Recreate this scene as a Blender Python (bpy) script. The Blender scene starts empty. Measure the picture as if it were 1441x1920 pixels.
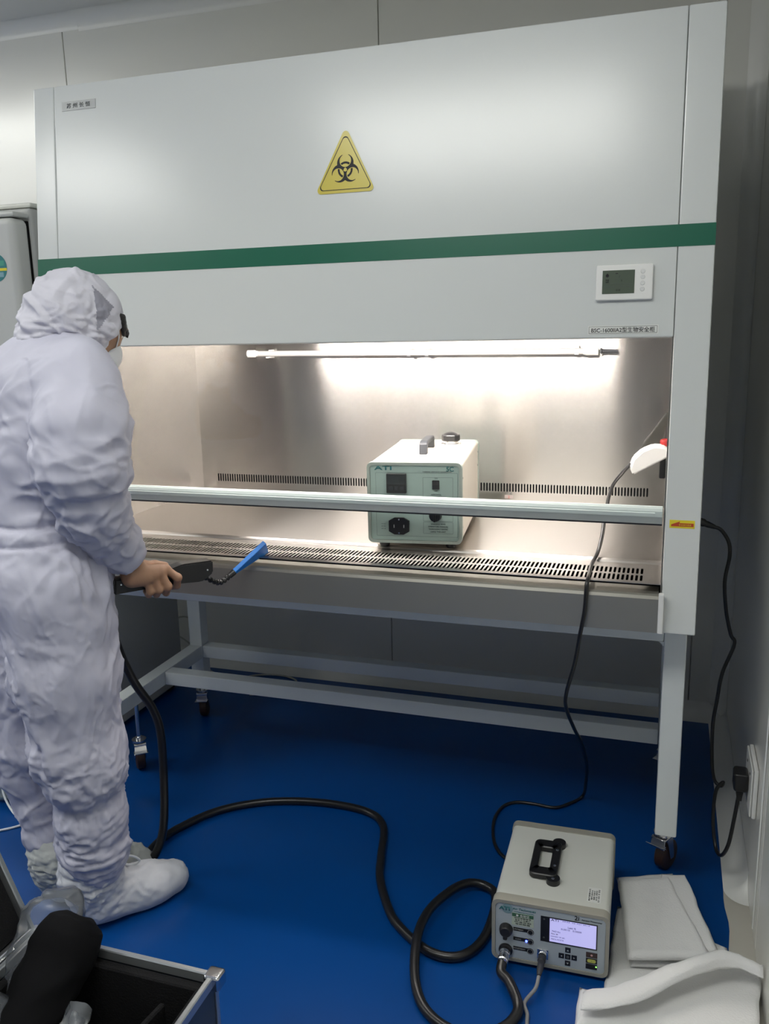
import bpy, bmesh, math, random
import numpy as np
from mathutils import Vector, Matrix
random.seed(7)
sc = bpy.context.scene
C = sc.collection

# ------------------------------------------------------------------ camera, world, exposure, lamps
cam_d = bpy.data.cameras.new('camera'); cam = bpy.data.objects.new('camera', cam_d); C.objects.link(cam)
cam_d.sensor_fit = 'AUTO'; cam_d.sensor_width = 36.0; cam_d.lens = 1610.82 / 1920.0 * 36.0
cam_d.clip_start = 0.02
cam.matrix_world = Matrix(((0.95037, -0.04484, 0.30789, 1.67888),
                           (0.31031, 0.20867, -0.92745, -1.95592),
                           (-0.02266, 0.97696, 0.21223, 1.45366),
                           (0, 0, 0, 1)))
sc.camera = cam
w = bpy.data.worlds.new('world'); sc.world = w; w.use_nodes = True
w.node_tree.nodes['Background'].inputs[0].default_value = (0.75, 0.8, 0.85, 1)
w.node_tree.nodes['Background'].inputs[1].default_value = 0.15
vs = sc.view_settings
vs.view_transform = 'Standard'; vs.look = 'None'; vs.gamma = 1; vs.use_curve_mapping = False
vs.exposure = 0.0
CEIL_POWER = 10.8          # emission of the ceiling panels
TUBE_POWER = 175.0         # emission of the chamber's fluorescent tube

# ------------------------------------------------------------------ helpers
def mat(name, col, rough=0.5, metal=0.0, spec=0.5, coat=0.0, aniso=0.0, tangent=None, bump=None, var=None,
        emit=None, emit_s=0.0, sheen=0.0, sss=0.0, alpha=1.0, trans=0.0):
    m = bpy.data.materials.new(name); m.use_nodes = True
    nt = m.node_tree; b = nt.nodes['Principled BSDF']
    b.inputs['Base Color'].default_value = (*col, 1)
    b.inputs['Roughness'].default_value = rough; b.inputs['Metallic'].default_value = metal
    b.inputs['Specular IOR Level'].default_value = spec; b.inputs['Coat Weight'].default_value = coat
    b.inputs['Coat Roughness'].default_value = 0.15
    b.inputs['Alpha'].default_value = alpha; b.inputs['Transmission Weight'].default_value = trans
    if sheen: b.inputs['Sheen Weight'].default_value = sheen
    if sss:
        b.inputs['Subsurface Weight'].default_value = sss; b.inputs['Subsurface Radius'].default_value = (0.012, 0.004, 0.002)
        b.inputs['Subsurface Scale'].default_value = 0.5
    if emit:
        b.inputs['Emission Color'].default_value = (*emit, 1); b.inputs['Emission Strength'].default_value = emit_s
    L = nt.links.new
    tc = nt.nodes.new('ShaderNodeTexCoord')
    if aniso:
        b.inputs['Anisotropic'].default_value = aniso
        cx = nt.nodes.new('ShaderNodeCombineXYZ')
        for i in range(3): cx.inputs[i].default_value = tangent[i]
        L(cx.outputs[0], b.inputs['Tangent'])
    if var:                                   # (scale xyz, amount, detail): mottled colour of the surface itself
        mp = nt.nodes.new('ShaderNodeMapping'); mp.inputs['Scale'].default_value = var[0]
        L(tc.outputs['Object'], mp.inputs['Vector'])
        n = nt.nodes.new('ShaderNodeTexNoise'); n.inputs['Scale'].default_value = 1.0; n.inputs['Detail'].default_value = var[2]
        L(mp.outputs[0], n.inputs['Vector'])
        mx = nt.nodes.new('ShaderNodeMix'); mx.data_type = 'RGBA'
        a = var[1]
        mx.inputs[6].default_value = (*[max(0, c * (1 - a)) for c in col], 1)
        mx.inputs[7].default_value = (*[min(1, c * (1 + a)) for c in col], 1)
        L(n.outputs[0], mx.inputs[0]); L(mx.outputs[2], b.inputs['Base Color'])
    if bump:                                  # (scale xyz, strength, distance, detail)
        mp = nt.nodes.new('ShaderNodeMapping'); mp.inputs['Scale'].default_value = bump[0]
        L(tc.outputs['Object'], mp.inputs['Vector'])
        n = nt.nodes.new('ShaderNodeTexNoise'); n.inputs['Scale'].default_value = 1.0; n.inputs['Detail'].default_value = bump[3]
        L(mp.outputs[0], n.inputs['Vector'])
        if len(bump) > 4: n.noise_type = 'RIDGED_MULTIFRACTAL'; n.inputs['Roughness'].default_value = .55; n.inputs['Distortion'].default_value = .35
        bp = nt.nodes.new('ShaderNodeBump'); bp.inputs['Strength'].default_value = bump[1]; bp.inputs['Distance'].default_value = bump[2]
        L(n.outputs[0], bp.inputs['Height']); L(bp.outputs[0], b.inputs['Normal'])
    return m

def film(name, col, clear, rough=0.05, spec=1.0):
    """thin clear sheet: part passes straight through, part glossy by angle, a little diffuse haze"""
    m = bpy.data.materials.new(name); m.use_nodes = True; nt = m.node_tree; nt.nodes.clear(); L = nt.links.new
    o = nt.nodes.new('ShaderNodeOutputMaterial'); t = nt.nodes.new('ShaderNodeBsdfTransparent')
    d = nt.nodes.new('ShaderNodeBsdfDiffuse'); g = nt.nodes.new('ShaderNodeBsdfGlossy')
    d.inputs[0].default_value = (*col, 1); g.inputs['Roughness'].default_value = rough
    f = nt.nodes.new('ShaderNodeFresnel'); f.inputs[0].default_value = 1.45
    m1 = nt.nodes.new('ShaderNodeMixShader'); m1.inputs[0].default_value = clear
    L(d.outputs[0], m1.inputs[1]); L(t.outputs[0], m1.inputs[2])
    mu = nt.nodes.new('ShaderNodeMath'); mu.operation = 'MULTIPLY'; mu.inputs[1].default_value = spec; L(f.outputs[0], mu.inputs[0])
    m2 = nt.nodes.new('ShaderNodeMixShader'); L(mu.outputs[0], m2.inputs[0])
    L(m1.outputs[0], m2.inputs[1]); L(g.outputs[0], m2.inputs[2]); L(m2.outputs[0], o.inputs[0])
    return m

WHITE = mat('white_powder_coat', (0.66, 0.685, 0.675), 0.22, spec=0.6, bump=((900, 900, 900), 0.04, 0.001, 1))
STAND = mat('pale_grey_enamel', (0.68, 0.72, 0.72), 0.45)
GREEN = mat('green_stripe_film', (0.004, 0.115, 0.066), 0.35, spec=0.4)
ST_WALL = mat('brushed_steel_wall', (0.50, 0.478, 0.455), 0.225, 1.0, aniso=0.99, tangent=(0, 0, 1), bump=((3, 3, 700), 0.02, 0.0006, 2))
ST_FLOOR = mat('brushed_steel_floor', (0.52, 0.495, 0.47), 0.29, 1.0, aniso=0.95, tangent=(0, 1, 0), bump=((3, 700, 3), 0.04, 0.0006, 2))
ST_FRONT = mat('brushed_steel_apron', (0.37, 0.36, 0.32), 0.48, 1.0, aniso=0.6, tangent=(0, 0, 1))
CHROME = mat('chrome', (0.75, 0.75, 0.76), 0.18, 1.0)
ALU = mat('aluminium', (0.62, 0.65, 0.66), 0.33, 0.85)
SASH = mat('sash_aluminium', (0.52, 0.59, 0.575), 0.5, 0.0, spec=0.4)
GREYMESH = mat('grey_diffuser_mesh', (0.22, 0.22, 0.21), 0.6)
DARK = mat('dark_void', (0.008, 0.008, 0.008), 0.9, spec=0.1)
GLASS = film('sash_glass', (0.7, 0.75, 0.72), 0.996, 0.02, 0.5)
WALL = mat('cleanroom_wall_enamel', (0.78, 0.78, 0.73), 0.22, spec=0.8, bump=((2, 2, 2), 0.02, 0.01, 2))
COVE = mat('white_cove_trim', (0.78, 0.785, 0.75), 0.3)
CEIL = mat('ceiling_enamel', (0.72, 0.725, 0.70), 0.4)
FLOOR = mat('blue_epoxy_floor', (0.0, 0.052, 0.235), 0.28, spec=0.42, var=((1.6, 1.6, 1.6), 0.22, 4), bump=((14, 14, 14), 0.05, 0.004, 3))
SUBFLOOR = mat('beige_screed', (0.50, 0.48, 0.42), 0.6, var=((5, 5, 5), 0.18, 5))
JOINT = mat('joint_sealant', (0.62, 0.62, 0.58), 0.6)
BEAD = mat('white_sealant_bead', (0.85, 0.86, 0.84), 0.4)
BLACK = mat('black_plastic', (0.012, 0.012, 0.013), 0.35)
MATTBLACK = mat('black_rubber', (0.014, 0.014, 0.015), 0.45, bump=((300, 300, 300), 0.05, 0.001, 1))
HOSE = mat('black_hose_rubber', (0.010, 0.010, 0.011), 0.3)
GREYPL = mat('grey_plastic', (0.028, 0.03, 0.036), 0.5)
FOAM = mat('black_foam', (0.012, 0.012, 0.013), 0.95, spec=0.2, bump=((260, 260, 260), 0.5, 0.004, 2))
CLOTHBLACK = mat('black_bag_cloth', (0.008, 0.008, 0.009), 0.9, spec=0.15, bump=((400, 400, 400), 0.2, 0.001, 1))
WHEEL = mat('dark_brown_caster_rubber', (0.035, 0.016, 0.013), 0.5)
SHELL = mat('instrument_white_shell', (0.66, 0.67, 0.62), 0.45, bump=((700, 700, 700), 0.06, 0.001, 1))
SHELL2 = mat('generator_cream_shell', (0.72, 0.67, 0.58), 0.45, bump=((700, 700, 700), 0.06, 0.001, 1))
BEZEL = mat('warm_grey_bezel', (0.34, 0.33, 0.28), 0.5)
BEZEL2 = mat('grey_green_bezel', (0.33, 0.38, 0.34), 0.5)
FACE = mat('pale_blue_grey_fascia', (0.42, 0.47, 0.50), 0.42)
FACE2 = mat('pale_green_fascia', (0.36, 0.47, 0.43), 0.45)
TEAL = mat('teal_print', (0.02, 0.18, 0.19), 0.5)
INK = mat('black_ink', (0.01, 0.01, 0.012), 0.6)
GREYINK = mat('grey_ink', (0.09, 0.10, 0.10), 0.6)
PALEINK = mat('pale_print', (0.45, 0.46, 0.44), 0.6)
REDINK = mat('red_print', (0.50, 0.06, 0.02), 0.5)
WHITEPL = mat('white_plastic', (0.80, 0.80, 0.78), 0.35)
PAPER = mat('white_paper_label', (0.74, 0.75, 0.72), 0.6)
YELLOW = mat('yellow_vinyl', (0.60, 0.50, 0.07), 0.3, spec=0.4, coat=0.3)
YELLOW2 = mat('bright_yellow_vinyl', (0.75, 0.62, 0.03), 0.4)
LCD = mat('grey_green_lcd', (0.095, 0.12, 0.09), 0.2, spec=0.5)
SCREEN = mat('lit_lavender_screen', (0.3, 0.3, 0.45), 0.3, emit=(0.52, 0.50, 0.93), emit_s=0.75)
BLUELED = mat('blue_led', (0.1, 0.1, 1), 0.3, emit=(0.05, 0.08, 1.0), emit_s=9)
GREENLED = mat('green_led', (0.1, 1, 0.1), 0.3, emit=(0.3, 1.0, 0.15), emit_s=2)
RED = mat('red_plastic', (0.35, 0.02, 0.02), 0.4)
SMOKE = film('smoky_flap', (0.06, 0.06, 0.05), 0.45, 0.2, 0.6)
BLUE = mat('bright_blue_plastic', (0.0, 0.17, 0.60), 0.38, spec=0.5)
FRIDGE = mat('fridge_grey_white', (0.52, 0.53, 0.51), 0.42, bump=((600, 600, 600), 0.05, 0.001, 1))
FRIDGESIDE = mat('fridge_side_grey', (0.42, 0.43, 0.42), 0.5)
COTTON = mat('white_filter_cotton', (0.78, 0.78, 0.77), 0.95, sheen=0.3, bump=((240, 240, 240), 0.35, 0.004, 4))
COVERALL = mat('coverall_cloth', (0.53, 0.53, 0.63), 0.7, bump=((12, 12, 12), 0.6, 0.012, 5, 'R'))
HOODM = mat('hood_cloth', (0.58, 0.575, 0.65), 0.7, bump=((15, 15, 15), 0.6, 0.010, 5, 'R'))
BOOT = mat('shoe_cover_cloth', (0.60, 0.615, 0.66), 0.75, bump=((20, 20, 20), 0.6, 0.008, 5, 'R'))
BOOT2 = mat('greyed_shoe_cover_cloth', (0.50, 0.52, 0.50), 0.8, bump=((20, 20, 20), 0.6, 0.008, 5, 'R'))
VENT = mat('hood_mesh_grey', (0.30, 0.30, 0.36), 0.7, bump=((900, 900, 900), 0.4, 0.002, 1))
SKIN = mat('skin', (0.34, 0.19, 0.115), 0.5, sss=0.08, bump=((160, 160, 160), 0.15, 0.002, 3))
NAIL = mat('nail', (0.50, 0.30, 0.23), 0.3)
HAIR = mat('black_hair', (0.008, 0.007, 0.007), 0.45, bump=((300, 60, 60), 0.8, 0.004, 2))
MASK = mat('white_mask_cloth', (0.75, 0.76, 0.78), 0.8)
EYE = mat('eye_white', (0.7, 0.68, 0.65), 0.2)
CLEARBAG = film('clear_plastic_bag', (0.62, 0.68, 0.76), 0.84, 0.28, 1.0)
PLASTICBAG = mat('white_green_plastic_bag', (0.50, 0.54, 0.46), 0.35, var=((18, 18, 18), 0.45, 4))
STRING = mat('white_tape', (0.75, 0.78, 0.80), 0.7)
GREYCABLE = mat('grey_cable', (0.22, 0.22, 0.22), 0.5)
PALECABLE = mat('off_white_cable', (0.45, 0.46, 0.40), 0.5)
LIGHTFACE = mat('lit_ceiling_diffuser', (0.9, 0.9, 0.9), 0.5, emit=(1.0, 1.0, 0.945), emit_s=CEIL_POWER)
TUBE = mat('lit_fluorescent_tube', (0.9, 0.9, 0.9), 0.4, emit=(1.0, 0.93, 0.87), emit_s=TUBE_POWER)
UVGLASS = mat('clear_uv_tube_glass', (0.92, 0.92, 0.92), 0.08, spec=0.8, trans=0.55)

WM = {}                                       # world matrices of roots
def wm(o): return WM.get(o.name, Matrix.Identity(4))

def thing(name, label, cat, loc=(0, 0, 0), rz=0.0, group=None):
    o = bpy.data.objects.new(name, None); C.objects.link(o)
    o.empty_display_size = 0.05
    o.location = loc; o.rotation_euler = (0, 0, rz)
    WM[o.name] = Matrix.Translation(loc) @ Matrix.Rotation(rz, 4, 'Z')
    o['label'] = label; o['category'] = cat
    if group: o['group'] = group
    return o

def obj(name, bm, m, parent=None, local=False, smooth=True, label=None, cat=None, group=None, kind=None, angle=35):
    """links a bmesh as one object. parent: built in world space unless local=True"""
    me = bpy.data.meshes.new(name)
    o = bpy.data.objects.new(name, me)
    M = wm(parent) if parent else None
    if parent is None:
        vs_ = [v.co for v in bm.verts]
        c = Vector(((min(v.x for v in vs_) + max(v.x for v in vs_)) / 2, (min(v.y for v in vs_) + max(v.y for v in vs_)) / 2, min(v.z for v in vs_)))
        bmesh.ops.translate(bm, verts=bm.verts, vec=-c); o.location = c
        WM[o.name] = Matrix.Translation(c)
    else:
        if not local: bm.transform(M.inverted())
        o.parent = parent; WM[o.name] = M
    bm.normal_update()
    bm.to_mesh(me); bm.free()
    for mm in (m if isinstance(m, (list, tuple)) else [m]): me.materials.append(mm)
    if smooth:
        me.polygons.foreach_set('use_smooth', [True] * len(me.polygons))
        try: me.set_sharp_from_angle(angle=math.radians(angle))
        except Exception: pass
    if label: o['label'] = label
    if cat: o['category'] = cat
    if group: o['group'] = group
    if kind: o['kind'] = kind
    C.objects.link(o)
    if smooth and len(me.polygons) < 1500:          # keep big flat faces flat next to rounded edges
        md = o.modifiers.new('flat_faces', 'WEIGHTED_NORMAL'); md.keep_sharp = True
    return o

def B(): return bmesh.new()

def box(bm, x0, x1, y0, y1, z0, z1, bev=0.0, seg=2, M=None):
    r = bmesh.ops.create_cube(bm, size=1.0); vs_ = r['verts']
    for v in vs_:
        v.co = Vector(((x0 + x1) / 2 + v.co.x * (x1 - x0), (y0 + y1) / 2 + v.co.y * (y1 - y0), (z0 + z1) / 2 + v.co.z * (z1 - z0)))
    if bev > 0:
        es = list({e for v in vs_ for e in v.link_edges})
        rb = bmesh.ops.bevel(bm, geom=es, offset=bev, segments=seg, affect='EDGES', profile=0.5)
        vs_ = list({v for f in rb['faces'] for v in f.verts} | {v for v in vs_ if v.is_valid})
    if M is not None: bmesh.ops.transform(bm, matrix=M, verts=[v for v in vs_ if v.is_valid])
    return bm

def prism(bm, pts, a0, a1, axis='X', M=None):
    """extrude a closed 2-D outline. axis X: pts are (y,z); Y: (x,z); Z: (x,y)"""
    def P(p, a):
        return {'X': Vector((a, p[0], p[1])), 'Y': Vector((p[0], a, p[1])), 'Z': Vector((p[0], p[1], a))}[axis]
    v0 = [bm.verts.new(P(p, a0)) for p in pts]; v1 = [bm.verts.new(P(p, a1)) for p in pts]
    n = len(pts); fs = [bm.faces.new(v0), bm.faces.new(v1[::-1])]
    for i in range(n): fs.append(bm.faces.new((v0[(i + 1) % n], v0[i], v1[i], v1[(i + 1) % n])))
    bmesh.ops.recalc_face_normals(bm, faces=fs)
    if M is not None: bmesh.ops.transform(bm, matrix=M, verts=v0 + v1)
    return bm

def rrect(x0, x1, y0, y1, r, n=5):
    out = []
    for cx, cy, a in ((x1 - r, y1 - r, 0), (x0 + r, y1 - r, 90), (x0 + r, y0 + r, 180), (x1 - r, y0 + r, 270)):
        for k in range(n + 1):
            t = math.radians(a + 90 * k / n); out.append((cx + r * math.cos(t), cy + r * math.sin(t)))
    return out

def circ(cx, cy, r, n=24, a0=0.0): return [(cx + r * math.cos(a0 + 2 * math.pi * k / n), cy + r * math.sin(a0 + 2 * math.pi * k / n)) for k in range(n)]

def spline(P, per=8, closed=False):
    P = [Vector(p) for p in P]; out = []
    n = len(P)
    for i in range(n - 1):
        p0 = P[i - 1] if i > 0 else P[i] * 2 - P[i + 1]
        p1, p2 = P[i], P[i + 1]
        p3 = P[i + 2] if i + 2 < n else P[i + 1] * 2 - P[i]
        for k in range(per):
            t = k / per
            out.append(0.5 * ((2 * p1) + (p2 - p0) * t + (2 * p0 - 5 * p1 + 4 * p2 - p3) * t * t + (3 * p1 - p0 - 3 * p2 + p3) * t ** 3))
    out.append(P[-1]); return out

def tube(bm, path, r, seg=10, M=None):
    path = [Vector(p) for p in path]; n = len(path)
    rs = r if isinstance(r, (list, tuple)) else [r] * n
    T = [(path[min(i + 1, n - 1)] - path[max(i - 1, 0)]).normalized() for i in range(n)]
    u = T[0].orthogonal().normalized(); rings = []
    for i in range(n):
        u = (u - T[i] * u.dot(T[i])).normalized(); v = T[i].cross(u)
        rings.append([bm.verts.new(path[i] + (u * math.cos(2 * math.pi * k / seg) + v * math.sin(2 * math.pi * k / seg)) * rs[i]) for k in range(seg)])
    for i in range(n - 1):
        for k in range(seg):
            bm.faces.new((rings[i][k], rings[i][(k + 1) % seg], rings[i + 1][(k + 1) % seg], rings[i + 1][k]))
    bm.faces.new(rings[0][::-1]); bm.faces.new(rings[-1])
    if M is not None: bmesh.ops.transform(bm, matrix=M, verts=[v for rr in rings for v in rr])
    return bm

def lathe(bm, prof, origin, axis, seg=24):
    """prof: list of (radius, distance along axis)"""
    a = Vector(axis).normalized(); u = a.orthogonal().normalized(); v = a.cross(u); o = Vector(origin); rings = []
    for r, h in prof:
        rings.append([bm.verts.new(o + a * h + (u * math.cos(2 * math.pi * k / seg) + v * math.sin(2 * math.pi * k / seg)) * max(r, 1e-5)) for k in range(seg)])
    for i in range(len(prof) - 1):
        for k in range(seg): bm.faces.new((rings[i][k], rings[i][(k + 1) % seg], rings[i + 1][(k + 1) % seg], rings[i + 1][k]))
    bm.faces.new(rings[0][::-1]); bm.faces.new(rings[-1])
    return bm

def frame(o, x, y):
    """matrix with origin o, axes x, y and their cross product"""
    x = Vector(x).normalized(); y = Vector(y).normalized(); z = x.cross(y).normalized()
    M = Matrix.Identity(4)
    for i in range(3): M[i][0], M[i][1], M[i][2], M[i][3] = x[i], y[i], z[i], o[i]
    return M

def text_bm(s, width=None, height=None, depth=0.0004, align=True, bold=0.0):
    """flat lettering in the xy plane, fitted to a width and a height, centred on the origin"""
    cu = bpy.data.curves.new('t', 'FONT'); cu.body = s; cu.size = 0.1; cu.extrude = 0.0; cu.resolution_u = 3; cu.offset = bold
    to = bpy.data.objects.new('t', cu); C.objects.link(to)
    bpy.context.view_layer.update()
    dg = bpy.context.evaluated_depsgraph_get()
    me = bpy.data.meshes.new_from_object(to.evaluated_get(dg))
    bm = B(); bm.from_mesh(me)
    bpy.data.objects.remove(to); bpy.data.curves.remove(cu); bpy.data.meshes.remove(me)
    if not bm.verts: return bm
    xs = [v.co.x for v in bm.verts]; ys = [v.co.y for v in bm.verts]
    cx, cy = (min(xs) + max(xs)) / 2, (min(ys) + max(ys)) / 2
    sx = (width / (max(xs) - min(xs))) if width else None; sy = (height / (max(ys) - min(ys))) if height else None
    sx = sx or sy; sy = sy or sx
    for v in bm.verts: v.co = Vector(((v.co.x - cx) * sx, (v.co.y - cy) * sy, 0))
    r = bmesh.ops.extrude_face_region(bm, geom=bm.faces[:])
    bmesh.ops.translate(bm, verts=[e for e in r['geom'] if isinstance(e, bmesh.types.BMVert)], vec=(0, 0, depth))
    bmesh.ops.recalc_face_normals(bm, faces=bm.faces[:])
    return bm

def lettering(s, M, m, parent, width=None, height=None, bold=0.0, label=None, local=False, depth=0.0004):
    bm = text_bm(s, width, height, depth, bold=bold); bm.transform(M)
    return obj('lettering', bm, m, parent, local=local, smooth=False, label=label)

def slots(bm, u0, u1, v0, v1, n, sw, a, b, P):
    """one row of n upright rounded slots between v=a and v=b cut in the strip u0..u1, v0..v1; P maps (u,v) to a point"""
    cw = (u1 - u0) / n; r = sw / 2; cache = {}
    def V(u, v):
        k = (round(u, 6), round(v, 6))
        if k not in cache: cache[k] = bm.verts.new(P(u, v))
        return cache[k]
    for i in range(n):
        l = u0 + i * cw; rr = l + cw; c = (l + rr) / 2
        h = [(c - r, a + r), (c - r * .5, a), (c + r * .5, a), (c + r, a + r), (c + r, b - r), (c + r * .5, b), (c - r * .5, b), (c - r, b - r)]
        o = [(l, a + r), (l, v0), (rr, v0), (rr, a + r), (rr, b - r), (rr, v1), (l, v1), (l, b - r)]
        for k in range(8):
            k2 = (k + 1) % 8
            bm.faces.new((V(*o[k]), V(*o[k2]), V(*h[k2]), V(*h[k])))
    return bm

def strip(bm, u0, u1, v0, v1, P):
    bm.faces.new([bm.verts.new(P(u, v)) for u, v in ((u0, v0), (u1, v0), (u1, v1), (u0, v1))])

def solid(o, t, off=-1):
    md = o.modifiers.new('thickness', 'SOLIDIFY'); md.thickness = t; md.offset = off; return o

def dup(root, loc, rz, label=None, group=None):
    r = root.copy(); C.objects.link(r); r.location = loc; r.rotation_euler = (0, 0, rz)
    if label: r['label'] = label
    for ch in list(root.children):
        c = ch.copy(); C.objects.link(c); c.parent = r
        for g in ch.children:
            d = g.copy(); C.objects.link(d); d.parent = c
    return r

# ------------------------------------------------------------------ the room
XR, YB, ZC, XL, YF = 1.93, 1.23, 2.68, -4.6, -5.6
CV = 0.058                                     # cove radius
def st(name, bm, m, parent=None, **k):
    o = obj(name, bm, m, parent, **k)
    if parent is None: o['kind'] = 'structure'
    return o
bm = B(); box(bm, XL - .1, XR + .1, YF - .1, YB + .1, -0.08, -0.001); st('floor', bm, SUBFLOOR, smooth=False)
fl_o = bpy.data.objects['floor']
bm = B()                                       # blue coating, with a slightly ragged right edge
pts = [(XL, YB - CV), (XL, YF)]
y = YF
random.seed(3)
while y < 0.18:
    pts.append((1.872 + random.uniform(-.003, .006), y)); y += random.uniform(.02, .06)
pts += [(1.872, .2), (1.872, YB - CV)]
prism(bm, pts, -0.001, 0.0, 'Z'); obj('blue_floor_coating', bm, FLOOR, fl_o, smooth=False)
bm = B(); box(bm, XL - .1, XR + .1, YF - .1, YB + .1, ZC, ZC + .08); st('ceiling', bm, CEIL, smooth=False)

def panel_wall(name, axis, pos, sgn, cuts, z0, z1):
    """a wall of enamelled panels with recessed joints. axis 'Y': wall in the XZ plane at y=pos"""
    bm = B(); a, b = cuts[0], cuts[-1]; t0, t1 = sorted((pos + sgn * .012, pos + sgn * .06))
    if axis == 'Y': box(bm, a, b, t0, t1, z0, z1)
    else: box(bm, t0, t1, a, b, z0, z1)
    o = st(name, bm, JOINT, smooth=False)
    p0, p1 = sorted((pos, pos + sgn * .012))
    for i in range(len(cuts) - 1):
        bm = B(); l, r = cuts[i] + .0018, cuts[i + 1] - .0018
        if axis == 'Y': box(bm, l, r, p0, p1, z0, z1, .0015, 1)
        else: box(bm, p0, p1, l, r, z0, z1, .0015, 1)
        obj('panel', bm, WALL, o, smooth=False)
    return o
panel_wall('wall_back', 'Y', YB, 1, [XL, -2.9, -1.84, -0.69, 0.64, 1.0 + .8, XR + .06], 0, ZC)
panel_wall('wall_right', 'X', XR, 1, [YF, -4.4, -3.3, -2.2, -1.1, -0.03, YB + .06], 0, ZC)
panel_wall('wall_left', 'X', XL, -1, [YF, -4.8, -3.6, -2.4, -1.2, 0, YB + .06], 0, ZC)
panel_wall('wall_front', 'Y', YF, -1, [XL, -3.6, -2.4, -1.2, 0, 1.0, XR + .06], 0, ZC)

def cove(name, P, u0, u1, cuts=None):
    """quarter-round trim; P(u, a, b) with a, b = distances out of the two surfaces"""
    bm = B(); n = 8
    prof = [(0.0005, 0.0005)] + [(CV - CV * math.sin(t) + .0005, CV - CV * math.cos(t) + .0005) for t in [math.pi / 2 * k / n for k in range(n + 1)]]
    r0 = [bm.verts.new(P(u0, *q)) for q in prof]; r1 = [bm.verts.new(P(u1, *q)) for q in prof]
    m = len(prof)
    for i in range(m): bm.faces.new((r0[i], r0[(i + 1) % m], r1[(i + 1) % m], r1[i]))
    bm.faces.new(r0[::-1]); bm.faces.new(r1); bmesh.ops.recalc_face_normals(bm, faces=bm.faces[:])
    return st(name, bm, COVE)
cove('baseboard_back', lambda u, a, b: Vector((u, YB - a, b)), XL, XR)
cove('baseboard_right', lambda u, a, b: Vector((XR - a, u, b)), 0.19, YB)
cove('trim_1', lambda u, a, b: Vector((XR - a, YB - b, u)), 0, ZC)                      # vertical corner
for i, (u0, u1) in enumerate(((XL, -0.612), (-0.61, XR))):                              # ceiling cove in two lengths, with an offset joint
    o = cove('trim_%d' % (2 + i), (lambda u, a, b: Vector((u, YB - a, ZC - b))) if i else (lambda u, a, b: Vector((u, YB - a * .9, ZC - b * .88))), u0, u1)
cove('trim_4', lambda u, a, b: Vector((XR - a, u, ZC - b)), YF, YB)
bm = B()                                                                                # rounded end of the floor cove, a quarter dome
for k in range(9):
    t = math.pi / 2 * k / 8
    for j in range(9):
        q = math.pi / 2 * j / 8; a = (CV - CV * math.sin(q)) * math.cos(t); bm.verts.new((XR - a - .0005, .19 - (CV - CV * math.sin(q)) * math.sin(t), CV - CV * math.cos(q) + .0006))
bm.verts.ensure_lookup_table()
for k in range(8):
    for j in range(8): bm.faces.new([bm.verts[i] for i in (k * 9 + j, k * 9 + j + 1, (k + 1) * 9 + j + 1, (k + 1) * 9 + j)])
bmesh.ops.remove_doubles(bm, verts=bm.verts[:], dist=1e-6); bmesh.ops.recalc_face_normals(bm, faces=bm.faces[:])
st('trim_5', bm, COVE)
bm = B(); tube(bm, spline([(XR - .002, .02, 0.02), (XR - .003, .015, .45), (XR - .002, .01, 1.0), (XR - .003, .0, 1.6), (XR - .002, -.01, ZC - .03)], 6), .002, 6)
st('trim_6', bm, BEAD)                                                                  # bead of sealant on the right wall joint

for i, (x, y, lx, ly, lab) in enumerate(((0.88, -1.5, 1.2, .56, 'flat square-edged ceiling light panel over the floor in front of the cabinet'),
                                      (-1.25, -1.6, .8, .56, 'flat ceiling light panel to the left, behind the person'),
                                      (-1.95, -0.15, 1.2, .6, 'flat ceiling light panel in the far left corner beyond the fridge'),
                                      (-3.3, -1.6, 1.2, .6, 'added ceiling fill panel farthest to the left, out of view'))):  # last entry is an added fill panel that brightens the upper left wall and cove
    t = thing('ceiling_light', lab, 'light', (x, y, ZC - .085), 0, 'ceiling light panels')
    bm = B(); box(bm, x - lx / 2 - .03, x + lx / 2 + .03, y - ly / 2 - .03, y + ly / 2 + .03, ZC - .022, ZC - .001); obj('housing', bm, ALU, t, smooth=False)
    bm = B(); box(bm, x - lx / 2, x + lx / 2, y - ly / 2, y + ly / 2, ZC - .085, ZC - .022); obj('diffuser', bm, LIGHTFACE, t, smooth=False)

# ------------------------------------------------------------------ the biosafety cabinet
W, ZB, ZT, ZO, SL = 1.76, 0.753, 2.103, 1.4145, 0.1145
YBK = 0.85
def fy(z, off=0.0): return SL * (z - ZB) + off
PN = Vector((0, -1, SL)).normalized()                       # outward normal of the leaning front
PU = Vector((0, SL, 1)).normalized()
def PM(x, z, off=0.0):                                      # frame on the front: x right, y up the slope, z outward
    return frame(Vector((x, fy(z), z)) + PN * off, (1, 0, 0), PU)
cab = thing('biosafety_cabinet', 'large white biosafety cabinet with green stripe and steel work chamber', 'cabinet', (W / 2, .42, ZB))
def slab(x0, x1, z0, z1, t=.0016, bev=True, off=0.0):
    bm = B(); M = PM((x0 + x1) / 2, z0, off); L = (z1 - z0) / PU.z
    box(bm, -(x1 - x0) / 2, (x1 - x0) / 2, 0, L, -t, 0, .004 if bev else 0, 2, M); return bm
PX0, PX1 = 0.0665, 1.684
obj('front_panel', slab(PX0 + .0006, PX1 - .0006, ZO, ZT, .022), WHITE, cab)
for x0, x1 in ((0.0, PX0), (PX1, W)):
    obj('side_post', slab(x0, x1, ZB, ZT, .022), WHITE, cab)
for x0, x1 in ((0.0, .014), (W - .014, W)):
    bm = B(); prism(bm, [(fy(ZB) + .02, ZB), (fy(ZT) + .02, ZT), (YBK, ZT), (YBK, ZB)], x0, x1, 'X'); obj('side_panel', bm, WHITE, cab, smooth=False)
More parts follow.
